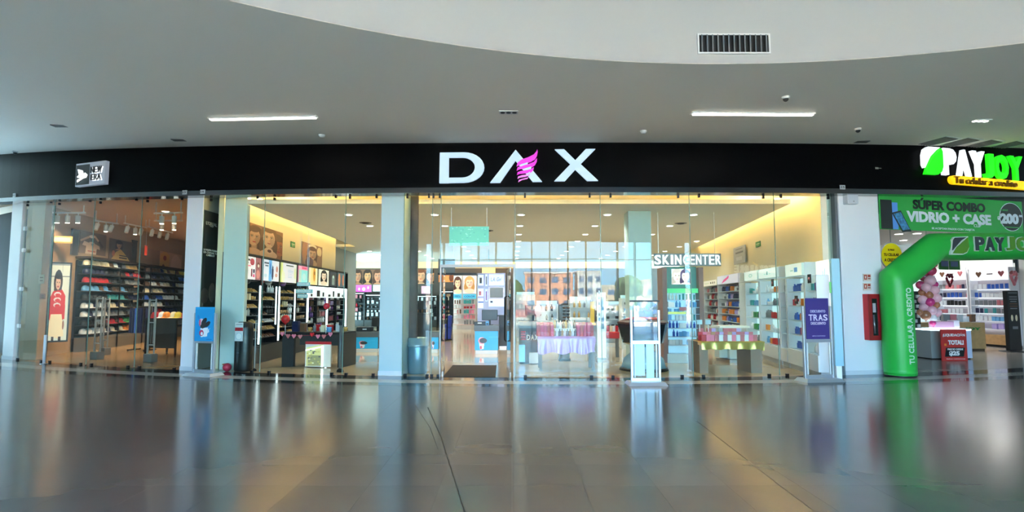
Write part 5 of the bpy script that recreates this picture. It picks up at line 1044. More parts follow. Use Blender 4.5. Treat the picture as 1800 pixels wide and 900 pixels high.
x, y = at(947, 558, 15.2).xy; t = thing('table_mirror', 'white oval standing mirror sign on the dark promotion counter', 'mirror', (x, y-.6+.0, 1.02) if False else (at(946, 560, F(931, 640)[1]+.25).x, F(931, 640)[1]+.25, 1.02)); part('face', WHITE, t, lambda b: b.prism([(.09*math.cos(a), .27+.15*math.sin(a)) for a in [2*PI*i/20 for i in range(20)]], 0, .02)); part('stem', WHITE, t, lambda b: b.box(-.01, .01, 0, .02, .01, .14)); part('foot', WHITE, t, lambda b: b.lathe([(.07, 0), (.06, .012)], 14))
# dark tub stand with red cloth top behind the floor sign
x, y, s = F(1141, 655); s = y/1000; t = thing('tub_stand', 'dark tapered tub stand with a red top behind the clear floor sign', 'display stand', (x, y, 0)); TB = M('tub_black', (22, 30, 36), .25)
part('tub', TB, t, lambda b: b.lathe([(.20, .52), (.46, .60), (.545, .95), (.56, 1.02)], 8, (0, .5), smooth=False)); part('rim', M('tub_rim', (86, 48, 46), .4), t, lambda b: b.lathe([(.57, 1.02), (.575, 1.06), (.42, 1.12)], 8, (0, .5), smooth=False)); part('red_cloth', M('cloth_red', (214, 60, 52), .6), t, lambda b: b.lathe([(.43, 1.115), (.30, 1.16), (.1, 1.165)], 12, (0, .5)))
part('pedestal', M('pedestal_ice', (150, 190, 206), .12, .2), t, lambda b: b.lathe([(.50, .06), (.44, .26), (.24, .42), (.2, .53)], 12, (0, .5))); part('foot', BLACK, t, lambda b: b.lathe([(.54, 0), (.52, .06)], 20, (0, .5)))
# ================================================================ COSMETICS SHOP, RIGHT SIDE
D = 14.2; k = D/1000; xc = at(1203, 560, D).x; XX = lambda px: (px-1203)*k*1.003
t = thing('skin_care_tower', 'pale blue backlit skin care shelving tower with two portraits on top', 'shelving', (xc, D, 0)); zz = lambda py: Z(py, D)
BR = M('wood_mauve', (150, 120, 114), .5); PALE = M('pale_lit_back', (176, 216, 236), .4, emit=.55, ecol=(170, 214, 238))
part('side', BR, t, lambda b: b.box(XX(1166), XX(1174), 0, .5, .0, zz(470))); part('side', BR, t, lambda b: b.box(XX(1230), XX(1238), 0, .5, .0, zz(470))); part('back', PALE, t, lambda b: b.box(XX(1174), XX(1230), .3, .5, .0, zz(515)))
part('teal_top', M('top_teal', (84, 140, 136), .4), t, lambda b: b.box(XX(1174), XX(1230), .2, .5, zz(515), zz(468))); part('green_band', M('band_green', (90, 206, 140), .4, emit=.5), t, lambda b: b.box(XX(1174), XX(1228), .0, .2, zz(515), zz(507))); part('plinth', M('plinth_ice', (206, 226, 236), .3), t, lambda b: b.box(XX(1172), XX(1232), -.02, .3, 0, zz(622)))
pp = Pic(34, 28, (236, 244, 248)); pp.face(.30, .48, .34, (250, 232, 224), (206, 190, 186), (206, 130, 130)); pp.face(.74, .48, .32, (248, 226, 216), (90, 74, 110), (196, 110, 120)); pp.build(XX(1219)-XX(1186), zz(472)-zz(499.5), printed('bright_face_print', emit=.8), t, 'portrait', (XX(1202.5), .18, zz(499.5)), .02)
zs = [zz(p_) for p_ in (527, 540, 552, 563, 577, 592, 607)]
for z in zs: part('shelf', M('shelf_ice', (210, 232, 244), .25), t, lambda b: b.box(XX(1174), XX(1230), .02, .3, z-.015, z))
part('red_label', hue('rose'), t, lambda b: b.box(XX(1195), XX(1207), .0, .02, zz(546), zz(540))); part('yellow_strip', M('strip_lime', (206, 226, 130), .4, emit=.3), t, lambda b: b.box(XX(1175), XX(1206), .0, .02, zz(552), zz(548)))
WS_ = Wall(xc+XX(1175), D+.3, xc+XX(1229), D+.3); stock(WS_, .03, WS_.len-.03, zs, .16, [('bottle', 'sky blue'), ('bottle', 'white'), ('tube', 'teal'), ('carton', 'sky blue'), ('bottle', 'blue'), ('carton', 'white')], .088, 'the pale blue skin care tower', 'goods on the skin care tower', 51, big=.95)
x, y, z = at(1208, 456.5, 13.9); s = 13.9/1000
t = thing('hanging_sign', 'hanging sign with large white skin care lettering at the inner column', 'sign', (x, y, z)); part('board', M('sign_smoke', (128, 140, 146), .5), t, lambda b: b.box(-58*s, 60*s, .02, .06, -11*s, 11*s))
letters('SKIN', 47*s, 17*s, LW2, t, (-34*s, .0, 0), .02, .03, .3); letters('CENTER', 66*s, 17*s, LW2, t, (26*s, .0, 0), .0, .03, .3); part('dot', LW2, t, lambda b: b.prism([(1.5*s+2.2*s*math.cos(a), 2.2*s*math.sin(a)) for a in [2*PI*i/12 for i in range(12)]], -.02, .02))
for u in (-50*s, 50*s): part('cable', STEEL, t, lambda b: b.box(u-.004, u+.004, .03, .04, 11*s, 3.7-z))
# long right wall: header, shelves
er = lambda px, py=520, off=.35: DR.hit(px, py, off)[0]
def rbay(px0, px1, pt, pb, lab, w, mix, seed, n=5, lit=True, head=None, off=.36):
    u0, u1 = er(px0, 540, off), er(px1, 540, off); ux, zt = DR.hit((px0+px1)/2, pt, off); _, zb = DR.hit((px0+px1)/2, pb, off); L = u1-u0; p = DR.pt(u0, 0, 0)
    t = thing('wall_bay', lab, 'shelving', p, DR.r); m = M('bay_white', (222, 226, 230), .4)
    part('back', M('lit_back', (196, 232, 236), .4, emit=.7, ecol=(200, 236, 240)) if lit else M('mauve_back', (150, 140, 170), .5), t, lambda b: b.box(0, L, -.06, 0, zb, zt)); part('lower_cabinet', m, t, lambda b: b.box(-.01, L+.01, -off-.02, 0, .12, zb)); part('kick', M('kick_grey', (180, 182, 184), .4), t, lambda b: b.box(0, L, -off+.03, 0, 0, .12))
    for u in (0, L): part('side', m, t, lambda b: b.box(u-.018, u+.018, -off, -.06, zb, zt))
    zs = [zt-(zt-zb)*(k+1)/n+.02 for k in range(n)]
    for z in zs: part('shelf', M('shelf_ice', (210, 232, 244)), t, lambda b: b.box(0, L, -off+.02, -.06, z-.02, z))
    if head:
        hp, h0, h1, hl = head; z1 = DR.hit((px0+px1)/2, h0, off)[1]; z0 = DR.hit((px0+px1)/2, h1, off)[1]
        hp.build(L-.03, z1-z0, printed('lit_head_print', emit=.5), t, 'lit_header', (L/2, -off-.02, z0), .05); part('header_box', m, t, lambda b: b.box(0, L, -off+.03, 0, z0-.01, z1+.01))
    stock(DR, u0+.04, u1-.04, zs, off-.14, mix, .105, w, 'goods in '+w, seed, big=1.1)
    return t
lg = lambda: Pic(26, 14, (226, 246, 244))
R1 = [('pack', 'white'), ('pack', 'sky blue'), ('bottle', 'white'), ('carton', 'teal'), ('bottle', 'grey'), ('jar', 'white')]
R2 = R1+[('carton', 'orange'), ('pack', 'blue'), ('carton', 'red')]
rbay(1311, 1334, 496, 601, 'backlit bay with a plain white header, deepest of the right wall', 'the deepest backlit bay', R1+[('carton', 'green')], 61, 5, head=(lg().ell(.5, .5, .14, .2, (170, 196, 196)).ell(.5, .5, .08, .1, (226, 246, 244)), 476.5, 492.5, ''))
rbay(1336.5, 1369, 492, 606, 'backlit bay with a bottle drawn on its header, on the right wall', 'the bay with the bottle header', R2, 62, 5, head=(lg().rect(.46, .3, .52, .7, (90, 140, 150)).rect(.3, .55, .42, .62, (170, 196, 196)).rect(.58, .55, .7, .62, (170, 196, 196)), 471.5, 488, ''))
rbay(1384, 1414, 488, 615, 'backlit bay with a small blue picture on its header, near the front', 'the bay with the blue picture header', R2, 63, 5, head=(lg().rect(.55, .3, .74, .7, (90, 150, 206)).rect(.3, .5, .5, .58, (150, 180, 180)), 463.5, 485, ''))
rbay(1416, 1436, 484, 622, 'mauve bay with dark price tags between the last header and the tall lit panel', 'the mauve bay', R1+[('carton', 'purple')], 64, 5, lit=False)
rbay(1371, 1382, 490, 612, 'narrow grey bay with red goods beside the glass joint', 'the narrow grey bay', [('carton', 'red'), ('carton', 'grey'), ('bottle', 'rose')], 65, 5, lit=False)
# the shelving with the logo header further back
rbay(1238, 1262, 503, 574, 'white shelves with a lettered header at the far right wall', 'the white shelves with lettered header', [('carton', 'rose'), ('carton', 'grey'), ('bottle', 'red'), ('pack', 'white')], 66, 6, lit=False, head=(Pic(24, 10, (238, 232, 214)).rect(.55, .3, .64, .7, (110, 100, 90)).rect(.7, .3, .78, .7, (110, 100, 90)).rect(.84, .3, .9, .7, (110, 100, 90)).rect(.1, .45, .45, .6, (206, 200, 180)), 493, 502, ''))
rbay(1263, 1300, 499, 580, 'white shelves with a pink feather on the header', 'the white shelves with pink feather header', [('pack', 'navy'), ('pack', 'blue'), ('pack', 'lilac'), ('carton', 'orange'), ('jar', 'grey'), ('pack', 'white')], 67, 6, lit=False, head=(Pic(30, 12, (220, 222, 240)).poly([(.22, .95), (.34, .5), (.5, .25), (.6, .05), (.58, .4), (.42, .7)], (226, 90, 150)), 483, 498, ''))
for px, py, c in ((1424, 490, 'black'), (1401, 527, 'black'), (1359, 497, 'black')):
    u, z = DR.hit(px, py, .38); p = DR.pt(u, .40, z); t = thing('price_tag', 'black discount tag with a red spot on the right wall, %s' % ('highest' if py == 490 else 'lowest' if py == 527 else 'deepest'), 'tag', p, DR.r); part('card', BLACK, t, lambda b: b.box(-.09, .09, 0, .01, -.09, .09)); part('spot', hue('rose'), t, lambda b: b.lathe([(.035, 0), (.035, .006)], 10, (0, 0)))
    t.children[-1].rotation_euler = (PI/2, 0, 0)
# tall bright white panel with lettering and a cross of bars
pp = Pic(24, 60, (250, 252, 252))
for q, (a, c, h0, h1) in enumerate(((.2, .25, .22, .31), (.3, .35, .17, .33), (.4, .46, .10, .36), (.52, .58, .08, .40), (.64, .7, .14, .34), (.76, .8, .2, .3))): pp.rect(a, h0, c, h1, (140, 214, 216))
rr = random.Random(2)
for j in range(5): pp.rect(.2, .46+.05*j, .2+.5*(.6+.4*rr.random()), .485+.05*j, (110, 122, 122))
for j in range(4): pp.rect(.3, .80+.04*j, .3+.4*(.5+.5*rr.random()), .82+.04*j, (190, 196, 196))
u0, u1 = er(1439, 550, .1), er(1468, 550, .1); _, z1 = DR.hit(1453, 457, .1); p = DR.pt((u0+u1)/2, .12, 0)
t = thing('tall_lit_panel', 'tall bright white lit panel with bars and text by the right end of the glass', 'lit panel', (p.x, p.y, .28), DR.r); pp.build(u1-u0, z1-.28, printed('very_bright_print', emit=.6), t, 'face', (0, 0, 0), .08); part('teal_edge', M('edge_teal', (130, 180, 196), .3, emit=.2), t, lambda b: b.box((u1-u0)/2, (u1-u0)/2+.1, -.05, .1, 0, z1-.28)); part('foot', WHITE, t, lambda b: b.box(-(u1-u0)/2, (u1-u0)/2, .0, .1, -.27, 0)); part('green_knob', M('knob_green', (130, 220, 120), .4), t, lambda b: b.box((u1-u0)/2+.02, (u1-u0)/2+.05, -.08, -.04, 1.4, 1.62), bevel=.02)
# framed list on the right wall
sheet(DR, 1289, 1309, 437, 466, Pic(16, 22, (196, 200, 206)).rect(.2, .12, .8, .17, (130, 134, 144)).rect(.2, .3, .86, .4, (130, 134, 144)).rect(.25, .6, .75, .8, (220, 222, 230)), PRINT, 'notice_board', 'pale grey hanging notice on the right wall beside the white shelves', 'notice', .1, .03)
# white low counter in the aisle
x, y, s = F(1290, 637); t = thing('island_counter', 'white island counter in the aisle behind the gold cloth table', 'counter', (x, y, 0)); IW = M('island_white', (206, 230, 236), .25)
part('body', IW, t, lambda b: b.box(-.1, .22, 0, .5, .08, .85)); part('base', STEEL, t, lambda b: b.slab([(-.3, .4), (-.12, -.05), (.24, -.05), (.24, .55), (-.1, .6)], 0, .07)); part('top', M('island_top', (240, 246, 240), .25, emit=.15), t, lambda b: b.box(-.35, .4, -.06, .56, .85, .90)); part('side_wing', IW, t, lambda b: b.box(-.3, -.1, .15, .5, .1, .85))
# gold cloth table
x0, y0, s = F(1232, 657); x1, _, _ = F(1344, 657); xm = (x0+x1)/2; w = x1-x0; TZ = .66
t = thing('promo_table', 'tan legged table under a gold satin cloth by the right glass', 'table', (xm, y0+.08, 0), .03); TN = M('leg_tan', (150, 126, 110), .5)
part('top', TN, t, lambda b: b.box(-w/2, w/2, 0, .75, TZ-.05, TZ)); part('slab_leg', TN, t, lambda b: b.box(-w/2, -w/2+.18, 0, .7, 0, TZ-.05)); part('slab_leg', TN, t, lambda b: b.box(w/2-.24, w/2, 0, .7, 0, TZ-.05)); 
n = 44; v = []; f = []
for i in range(n+1):
    u = -w/2+.10+(w+.02)*i/n-.06; a_ = .5+.5*math.sin(i*.62)
    for j in range(7):
        q = j/6; v.append((u+.015*math.sin(i*1.1)*q, -.02-.016*math.sin(i*.7)*q-.012*q, TZ+.005-(.155+.018*a_+.02*(i > 40))*q))
    v.append((u, .76, TZ+.005))
for i in range(n):
    for j in range(6): a = i*8+j; f.append((a, a+1, a+9, a+8))
    f.append((i*8, i*8+8, i*8+15, i*8+7))
v += [(-w/2-.03, 0, TZ+.006), (-w/2+.06, 0, TZ+.006), (-w/2+.06, .76, TZ+.006), (-w/2-.03, .76, TZ+.006), (-w/2-.035, -.01, TZ-.06), (-w/2+.06, -.02, TZ-.07)]; q = len(v)-6
o = MB().add(v, f, 0, True).add([v[q+i] for i in range(6)], [(0, 1, 2, 3), (0, 4, 5, 1)], 1).build('tablecloth', [M('gold_satin', (190, 164, 88), .27, .4), M('orange_satin', (206, 130, 60), .35)], None, (xm, y0+.08, 0), .03); tag(o, 'gold satin cloth with an orange end over the table by the right glass', 'tablecloth')
k = 0
for j, (yy, sc, lift) in enumerate(((.12, .9, 0), (.34, 1.25, 0), (.56, 1.7, 0))):
    for q in range(13):
        c = (['red', 'pink', 'pink', 'rose', 'white', 'rose', 'white', 'pink', 'white', 'rose', 'white', 'pink', 'rose'], ['red', 'pink', 'rose', 'tan', 'rose', 'lilac', 'rose', 'tan', 'lilac', 'rose', 'rose', 'lilac', 'rose'], ['white', 'rose', 'white', 'rose', 'lilac', 'rose', 'lilac', 'rose', 'rose', 'rose', 'lilac', 'rose', 'pink'])[j][q]
        if j == 2 and q not in (1, 3, 4, 7, 8, 9, 10): continue
        item('gift box', c, (xm-w/2+.14+(w-.24)*q/12, y0+.08+yy, TZ+.007), .05*((q*3) % 5-2), '%s gift pack in the %s row on the gold cloth table' % (c, ('front', 'middle', 'rear')[j]), 'box', 'gift packs on the gold cloth', (.62, .7, sc*.8))
x, y = xm-w/2+.3, y0+.45
for k in range(2):
    t = thing('price_card', 'small pale blue price card standing on the gold cloth table, %s one' % ('left', 'right')[k], 'card', (x-.12+.19*k, y+.1, TZ+.008)); part('card', M('card_ice', (196, 226, 236), .4), t, lambda b: b.box(-.06, .06, 0, .006, .34, .44)); part('stem', STEEL, t, lambda b: b.box(-.006, .006, 0, .006, .01, .34)); part('foot', WHITE, t, lambda b: b.box(-.04, .04, -.03, .03, 0, .01))
# ================================================================ PHONE SHOP
xa, ya, s = F(1583, 661); th = math.asin((xa-CX)/RF); AG = M('arch_green', (40, 176, 66), .38, spec=.4)
t = thing('inflatable_arch', 'large green inflatable arch before the phone shop entrance', 'arch', (xa, ya, 0), th)
R0 = .29; cl = [(0, .03), (0, 1.0), (0, 1.98), (1.0, 2.66), (3.2, 2.72), (5.4, 2.66), (6.42, 1.98), (6.42, 1.0), (6.42, .03)]
def rings(cl, n=24):
    """mitred tube lying in the local x,z plane, corners slightly swollen like an air seam"""
    P = [Vector((x, 0, z)) for x, z in cl]; secs = []
    for i, p in enumerate(P):
        a = (p-P[i-1]).normalized() if i else None; c = (P[i+1]-p).normalized() if i < len(P)-1 else None
        d = ((a or c)+(c or a)).normalized(); k = 1/max(.5, d.dot(a or c)); N = Vector((-d.z, 0, d.x))
        secs.append((p, N, k))
    out = []
    for (p, N, k), (p2, N2, k2) in zip(secs[:-1], secs[1:]):
        m = 8
        for j in range(m):
            f = j/m; sw = 1+.03*math.sin(PI*f)**.6
            if j == 0 and k > 1.01: sw = .985
            out.append((p.lerp(p2, f), N.lerp(N2, f), (k+(k2-k)*f)*sw, sw))
    out.append((*secs[-1], 1.0)); v = []; f_ = []
    for p, N, k, sw in out:
        for q in range(n):
            w = 2*PI*q/n; v.append(p+N*(R0*k*math.cos(w))+Vector((0, R0*sw*math.sin(w), 0)))
    L = len(out)
    for i in range(L-1):
        for q in range(n): f_.append((i*n+q, i*n+(q+1) % n, (i+1)*n+(q+1) % n, (i+1)*n+q))
    f_ += [tuple(range(n)), tuple((L-1)*n+q for q in range(n-1, -1, -1))]
    return v, f_
b = MB(); b.add(*rings(cl), 0, True); b.build('tube', AG, t)
for u in (0, 6.42): part('base_cap', BLACK, t, lambda b: b.lathe([(R0*.98, 0), (R0*.98, .035)], 20, (u, 0))); part('base_ring', M('arch_green', (40, 176, 66)), t, lambda b: b.lathe([(R0*1.015, .05), (R0*1.02, .09), (R0*1.0, .11)], 20, (u, 0)))
text('TU CELULAR A CREDITO', 1.52, .115, M('arch_white', (206, 226, 210), .5), t, (-.01, -.29, 1.03), .012, .03, rx=PI/2, ry=-PI/2)
AU = lambda px, o=-.31: ((px-900)/1000*(ya+o*math.cos(th))-(xa-o*math.sin(th)))/(math.cos(th)-(px-900)/1000*math.sin(th)); ADz = lambda px, py: Z(py, ya+AU(px)*math.sin(th)-.3)
DKL = M('arch_dark', (48, 54, 62), .5); OLV = M('arch_olive', (84, 140, 30), .5); AW = M('arch_outline', (200, 216, 206), .5)
def bar(sx, p0, p1, y0, y1, m, mo):
    w = AU(p1)-AU(p0); zc = ADz((p0+p1)/2, (y0+y1)/2); h = ADz(p0, y0)-ADz(p0, y1)
    for nm, d, bo, k, mm in (('outline', -.305, .075, 1.08, mo), ('letter', -.322, .04, 1, m)): letters(sx, w*(1+.02*(k > 1)), h*k, mm, t, ((AU(p0)+AU(p1))/2, d, zc), bo, .03, name=nm)
bar('PAY', 1717, 1768, 417, 441, DKL, AW); bar('JOY', 1771, 1836, 417, 441, OLV, AW)
lf = lambda P: [(AU(1540+x/5.623), ADz(1540+x/5.623, 400+y/5.623)) for x, y in P]
for nm, P, m, d in (('leaf_outline', [(755, 268), (778, 120), (800, 92), (940, 86), (944, 200), (920, 250), (880, 268)], AW, -.30), ('leaf_dark', [(772, 225), (785, 125), (805, 100), (915, 96), (860, 130)], DKL, -.318), ('leaf_olive', [(775, 255), (820, 190), (932, 98), (936, 195), (912, 240), (875, 258)], OLV, -.318)):
    b = MB(); b.prism(lf(P), d, d+.04); b.build(nm, m, t)
# green banner under the black band
p0 = fac(1547, 380, .12); p1 = fac(1797.5, 380, .12); BW = Wall(p0[0], p0[1], p1[0], p1[1]); bl_ = BW.len
bz = lambda px, py: BW.hit(px, py)[1]; bu = lambda px: BW.hit(px, 380)[0]
t = thing('shop_banner', 'green offer banner with black and white lettering under the phone shop sign', 'banner', (p0[0], p0[1], 0), BW.r); BG = M('banner_green', (38, 150, 62), .45, emit=.12)
zt_, zb_ = bz(1670, 347), bz(1670, 407.5)
part('sheet', BG, t, lambda b: b.box(0, bl_, 0, .02, zb_, zt_)); part('frame', BLACK, t, lambda b: b.box(-.02, bl_+.25, .02, .06, zt_-.01, zt_+.08)); part('end_post', BLACK, t, lambda b: b.box(bl_, bl_+.2, .0, .1, zb_-.05, zt_))
def bt_(sx, a, c, y0, y1, m, bo, d=-.006, mo=None):
    w = bu(c)-bu(a); pm = (a+c)/2; zc = (bz(pm, y0)+bz(pm, y1))/2; h = bz(pm, y0)-bz(pm, y1)
    if mo: text(sx, w*1.02, h*1.1, mo, t, ((bu(a)+bu(c))/2, d+.003, zc), bo+.05, .004, name='outline')
    text(sx, w, h, m, t, ((bu(a)+bu(c))/2, d-.003, zc), bo, .004)
BWH = M('banner_white', (216, 226, 236), .45); bt_('SÚPER COMBO', 1605, 1732, 350.5, 371, BLACK, .045); bt_('VIDRIO + CASE', 1593, 1741, 374, 393, BWH, .05); bt_('CLIP', 1710, 1723, 394.5, 399.5, BWH, .02); bt_('SE ACEPTAN PAGOS CON TARJETA', 1636, 1711, 401, 405.5, BWH, .02)
cc_ = bu(1777); cz = bz(1777, 380); b = MB(); b.prism([(cc_+.36*math.cos(a), max(zb_+.01, cz-.02+.33*math.sin(a))) for a in [2*PI*i/30 for i in range(30)]], -.006, 0); b.build('round_edge', BWH, t)
b = MB(); b.prism([(cc_+.345*math.cos(a), max(zb_+.015, cz-.02+.315*math.sin(a))) for a in [2*PI*i/30 for i in range(30)]], -.009, -.005); b.build('round_field', BLACK, t)
bt_('$', 1752, 1756.5, 380, 387, BWH, .05, -.011); bt_('200', 1757, 1789, 375.5, 394, BWH, .06, -.011); bt_('00', 1790, 1796, 378, 382, BWH, .03, -.011); bt_('A SOLO', 1758, 1771, 368, 371, M('banner_text_green', (60, 170, 80)), .02, -.011); part('underline', M('banner_text_green', (60, 170, 80)), t, lambda b: b.box(bu(1760), bu(1794), -.012, -.008, bz(1777, 400.5), bz(1777, 399)))
part('black_phone', M('print_black', (34, 36, 38), .4), t, lambda b: b.box(.02, bu(1568), -.008, 0, zb_+.01, bz(1555, 351))); part('blue_phone', M('print_blue', (90, 150, 226), .4), t, lambda b: b.box(bu(1568.5), bu(1578), -.008, 0, zb_+.01, bz(1573, 356)))
for nm, P, m, d in (('tilted_phone', [(1567, 374), (1583, 370), (1600, 407), (1584, 408)], M('print_black', (34, 36, 38)), -.012), ('phone_screen', [(1570, 376), (1582.5, 373), (1597, 403), (1585, 405)], M('print_screen', (60, 130, 180), .4, noise=.5, nscale=18), -.015)):
    b = MB(); b.prism([(bu(px), bz(px, py)) for px, py in P], d, d+.004); b.build(nm, m, t)
# round yellow sign
x, y, z = at(1567.5, 450, 13.9); r = 21.5*.0139; t = thing('round_sign', 'round yellow sign with black lettering hanging inside the phone shop entrance', 'sign', (x, y, z), th)
part('rim', WHITE, t, lambda b: b.prism([(r*1.06*math.cos(a), r*1.12*math.sin(a)) for a in [2*PI*i/32 for i in range(32)]], 0, .03)); part('face', M('sign_yellow', (246, 226, 20), .45, emit=.25), t, lambda b: b.prism([(r*math.cos(a), r*1.05*math.sin(a)) for a in [2*PI*i/32 for i in range(32)]], -.01, 0))
for sx, zz_, w_, h_ in (('EL PAGO', .15, .18, .045), ('TU CELULAR', .03, .44, .07), ('A CREDITO', -.1, .42, .08)): text(sx, w_, h_, BLACK, t, (-.02, -.014, zz_), .03)
part('hanger', STEEL, t, lambda b: b.box(-.006, .006, .01, .02, r, 3.66-z))
# balloons
BC = {'rose': (206, 70, 110), 'pale pink': (240, 186, 196), 'magenta': (220, 60, 130), 'rose gold': (186, 120, 84), 'white': (236, 232, 234), 'deep rose': (170, 60, 80)}
for px, py, r_, c in ((1643, 465, 4.5, 'deep rose'), (1637, 476, 8, 'rose'), (1625, 486, 8.5, 'deep rose'), (1635, 493, 9, 'pale pink'), (1618, 501, 7, 'rose'), (1628, 505, 7.5, 'pale pink'), (1643, 500, 5.5, 'magenta'), (1642, 510, 8, 'pale pink'), (1621, 514, 6, 'rose gold'), (1633, 519, 6.5, 'rose gold'), (1622, 527, 7.5, 'pale pink'), (1635, 531, 7, 'magenta'), (1646, 524, 8, 'pale pink'), (1646, 536, 5.5, 'rose gold'), (1624, 540, 7.5, 'pale pink'), (1638, 546, 8, 'pale pink'), (1627, 554, 8, 'rose gold'), (1640, 559, 6, 'white'), (1640, 568, 5, 'magenta'), (1648, 549, 6.5, 'pale pink'), (1617, 549, 5, 'rose gold')):
    balloon(px, py, 15.2+.12*((px*7+py) % 3), r_*1.04, BC[c], '%s balloon in the hanging balloon column behind the green arch' % c, 'balloons of the hanging column')
x, y, z = at(1634, 520, 15.6); t = thing('hanging_line', 'thin white line that carries the balloon column', 'line', (x, y, 0)); part('cord', WHITE, t, lambda b: b.box(-.006, .006, -.006, .006, 1.0, 3.66)); part('hook', STEEL, t, lambda b: b.box(-.03, .03, -.03, .03, 3.63, 3.66))
# black stand with white packs behind the arch leg
D = 16.4; x = at(1611, 560, D).x; t = thing('rack', 'narrow black rack of white packs beside the arch leg', 'rack', (x, D, 0), .2); part('board', BLACK, t, lambda b: b.box(-.12, .14, 0, .08, .3, Z(512, D))); part('base', DARKM, t, lambda b: b.box(-.2, .2, -.1, .2, 0, .3))
for q in range(8): part('hanging_pack', hue('white' if q % 2 else 'silver'), t, lambda b: b.box(-.1+.1*(q % 2), -.01+.1*(q % 2), -.04, 0, .62+.14*q, .71+.14*q))
# shelf wall
pu = lambda px, off=.34: PR.hit(px, 520, off)[0]; pz = lambda px, py, off=.34: PR.hit(px, py, off)[1]
GM = ['navy', 'white', 'lilac', 'blue', 'sky blue', 'grey', 'rose', 'black', 'teal', 'white']
for px0, px1, lab, w_, seed in ((1645, 1701.5, 'white lit phone accessory shelves, left bay', 'the left phone shelves', 71), (1706, 1777, 'white lit phone accessory shelves, right bay', 'the right phone shelves', 72)):
    u0, u1 = pu(px0), pu(px1); L = u1-u0; pm = (px0+px1)/2; p = PR.pt(u0, 0, 0); t = thing('phone_shelves', lab, 'shelving', p, PR.r); PWm = M('phone_unit', (222, 222, 226), .4)
    zt_, z1_ = pz(pm, 471), pz(pm, 492)
    part('back', M('phone_unit_back', (196, 186, 190), .5), t, lambda b: b.box(0, L, -.04, 0, .1, zt_)); part('lower_cabinet', M('wood_oak', (176, 138, 92), .45, noise=.12, nscale=8), t, lambda b: b.box(0, L, -.38, -.04, .08, pz(pm, 588))); part('kick', DARKM, t, lambda b: b.box(0, L, -.35, -.04, 0, .08))
    part('lit_header', M('lit_phone_header', (236, 244, 252), .4, emit=.9), t, lambda b: b.box(.03, L-.03, -.34, -.04, z1_, zt_))
    for u in (0, L): part('side', PWm, t, lambda b: b.box(u-.02, u+.02, -.36, -.04, .08, zt_))
    zs = [pz(pm, q) for q in (507.5, 522.5, 536.5, 550.5, 564, 578)]
    for z in zs: part('shelf', PWm, t, lambda b: b.box(0, L, -.34, -.04, z-.025, z)); part('shelf_light', LEDC, t, lambda b: b.box(.04, L-.04, -.1, -.07, z-.035, z-.027))
    for k in range(3):
        hx = L*(.25+.28*k); zc = (zt_+z1_)/2
        b = MB()
        if k == 1: b.box(hx-.1, hx+.1, -.36, -.345, zc-.02, zc+.02)
        else: b.prism([(hx+q, zc+w) for q, w in heart(.11)], -.36, -.345)
        b.build('paper_heart' if k != 1 else 'paper_strip', hue('rose') if k == 2 else hue('brown'), t)
    stock(PR, u0+.05, u1-.05, zs[:5], .24, [('phone case', c) for c in GM]+[('phone box', c) for c in ('white', 'navy', 'sky blue', 'rose')], .15, w_, 'phone goods on the shelf wall', seed, big=1.0)
    stock(PR, u0+.05, u1-.05, zs[5:], .22, [('phone box', 'gold'), ('phone box', 'purple'), ('phone box', 'lilac'), ('phone box', 'white')], .26, 'the bottom of '+w_, 'boxes at the foot of the shelf wall', seed+5, big=1.3)
# hearts
def heart_ring(px, py, D, r, lab, col):
    p = at(px, py, D); P = []
    for i in range(28):
        a = 2*PI*i/28; P.append((r*16*math.sin(a)**3/16, .0, r*(13*math.cos(a)-5*math.cos(2*a)-2*math.cos(3*a)-math.cos(4*a))/14))
    t = thing('heart_decoration', lab, 'decoration', p, .5); part('ring', M('tinsel_'+col, HUES['rose'] if col == 'rose' else (120, 20, 44), .3, .4), t, lambda b: b.tube(P, .035, 7, closed=True)); part('string', WHITE, t, lambda b: b.box(-.004, .004, -.004, .004, r*.45, 3.66-p.z))
heart_ring(1669, 491, 16.8, .17, 'dark red tinsel heart hanging before the left phone shelves', 'dark'); heart_ring(1782, 487, 15.4, .17, 'red tinsel heart hanging above the black totem', 'rose')
x, y, z = at(1669.5, 464, 17.5); t = thing('hanging_sign', 'green hanging board with two blue labels behind the arch bar', 'sign', (x, y, z), .3); part('board', M('board_green', (46, 130, 60), .5), t, lambda b: b.box(-.44, .44, 0, .03, -.18, .25))
for u in (-.2, .2): part('label', M('label_slate', (96, 116, 170), .5), t, lambda b: b.box(u-.16, u+.14, -.008, 0, -.08, .08)); part('cable', STEEL, t, lambda b: b.box(u-.004, u+.004, .01, .02, .25, 3.66-z))
x, y, z = at(1787, 468, 16.3); t = thing('monitor', 'black monitor on a ceiling arm at the upper right of the phone shop', 'monitor', (x, y, z), .8); part('screen', BLACK, t, lambda b: b.box(-.05, .45, -.03, .03, -.18, .3)); part('arm', DARKM, t, lambda b: b.tube([(.0, .05, .1), (-.1, .05, .3), (-.12, .05, 3.66-z)], .018, 6)); part('arm_plate', DARKM, t, lambda b: b.box(-.2, -.04, 0, .1, 3.63-z, 3.66-z))
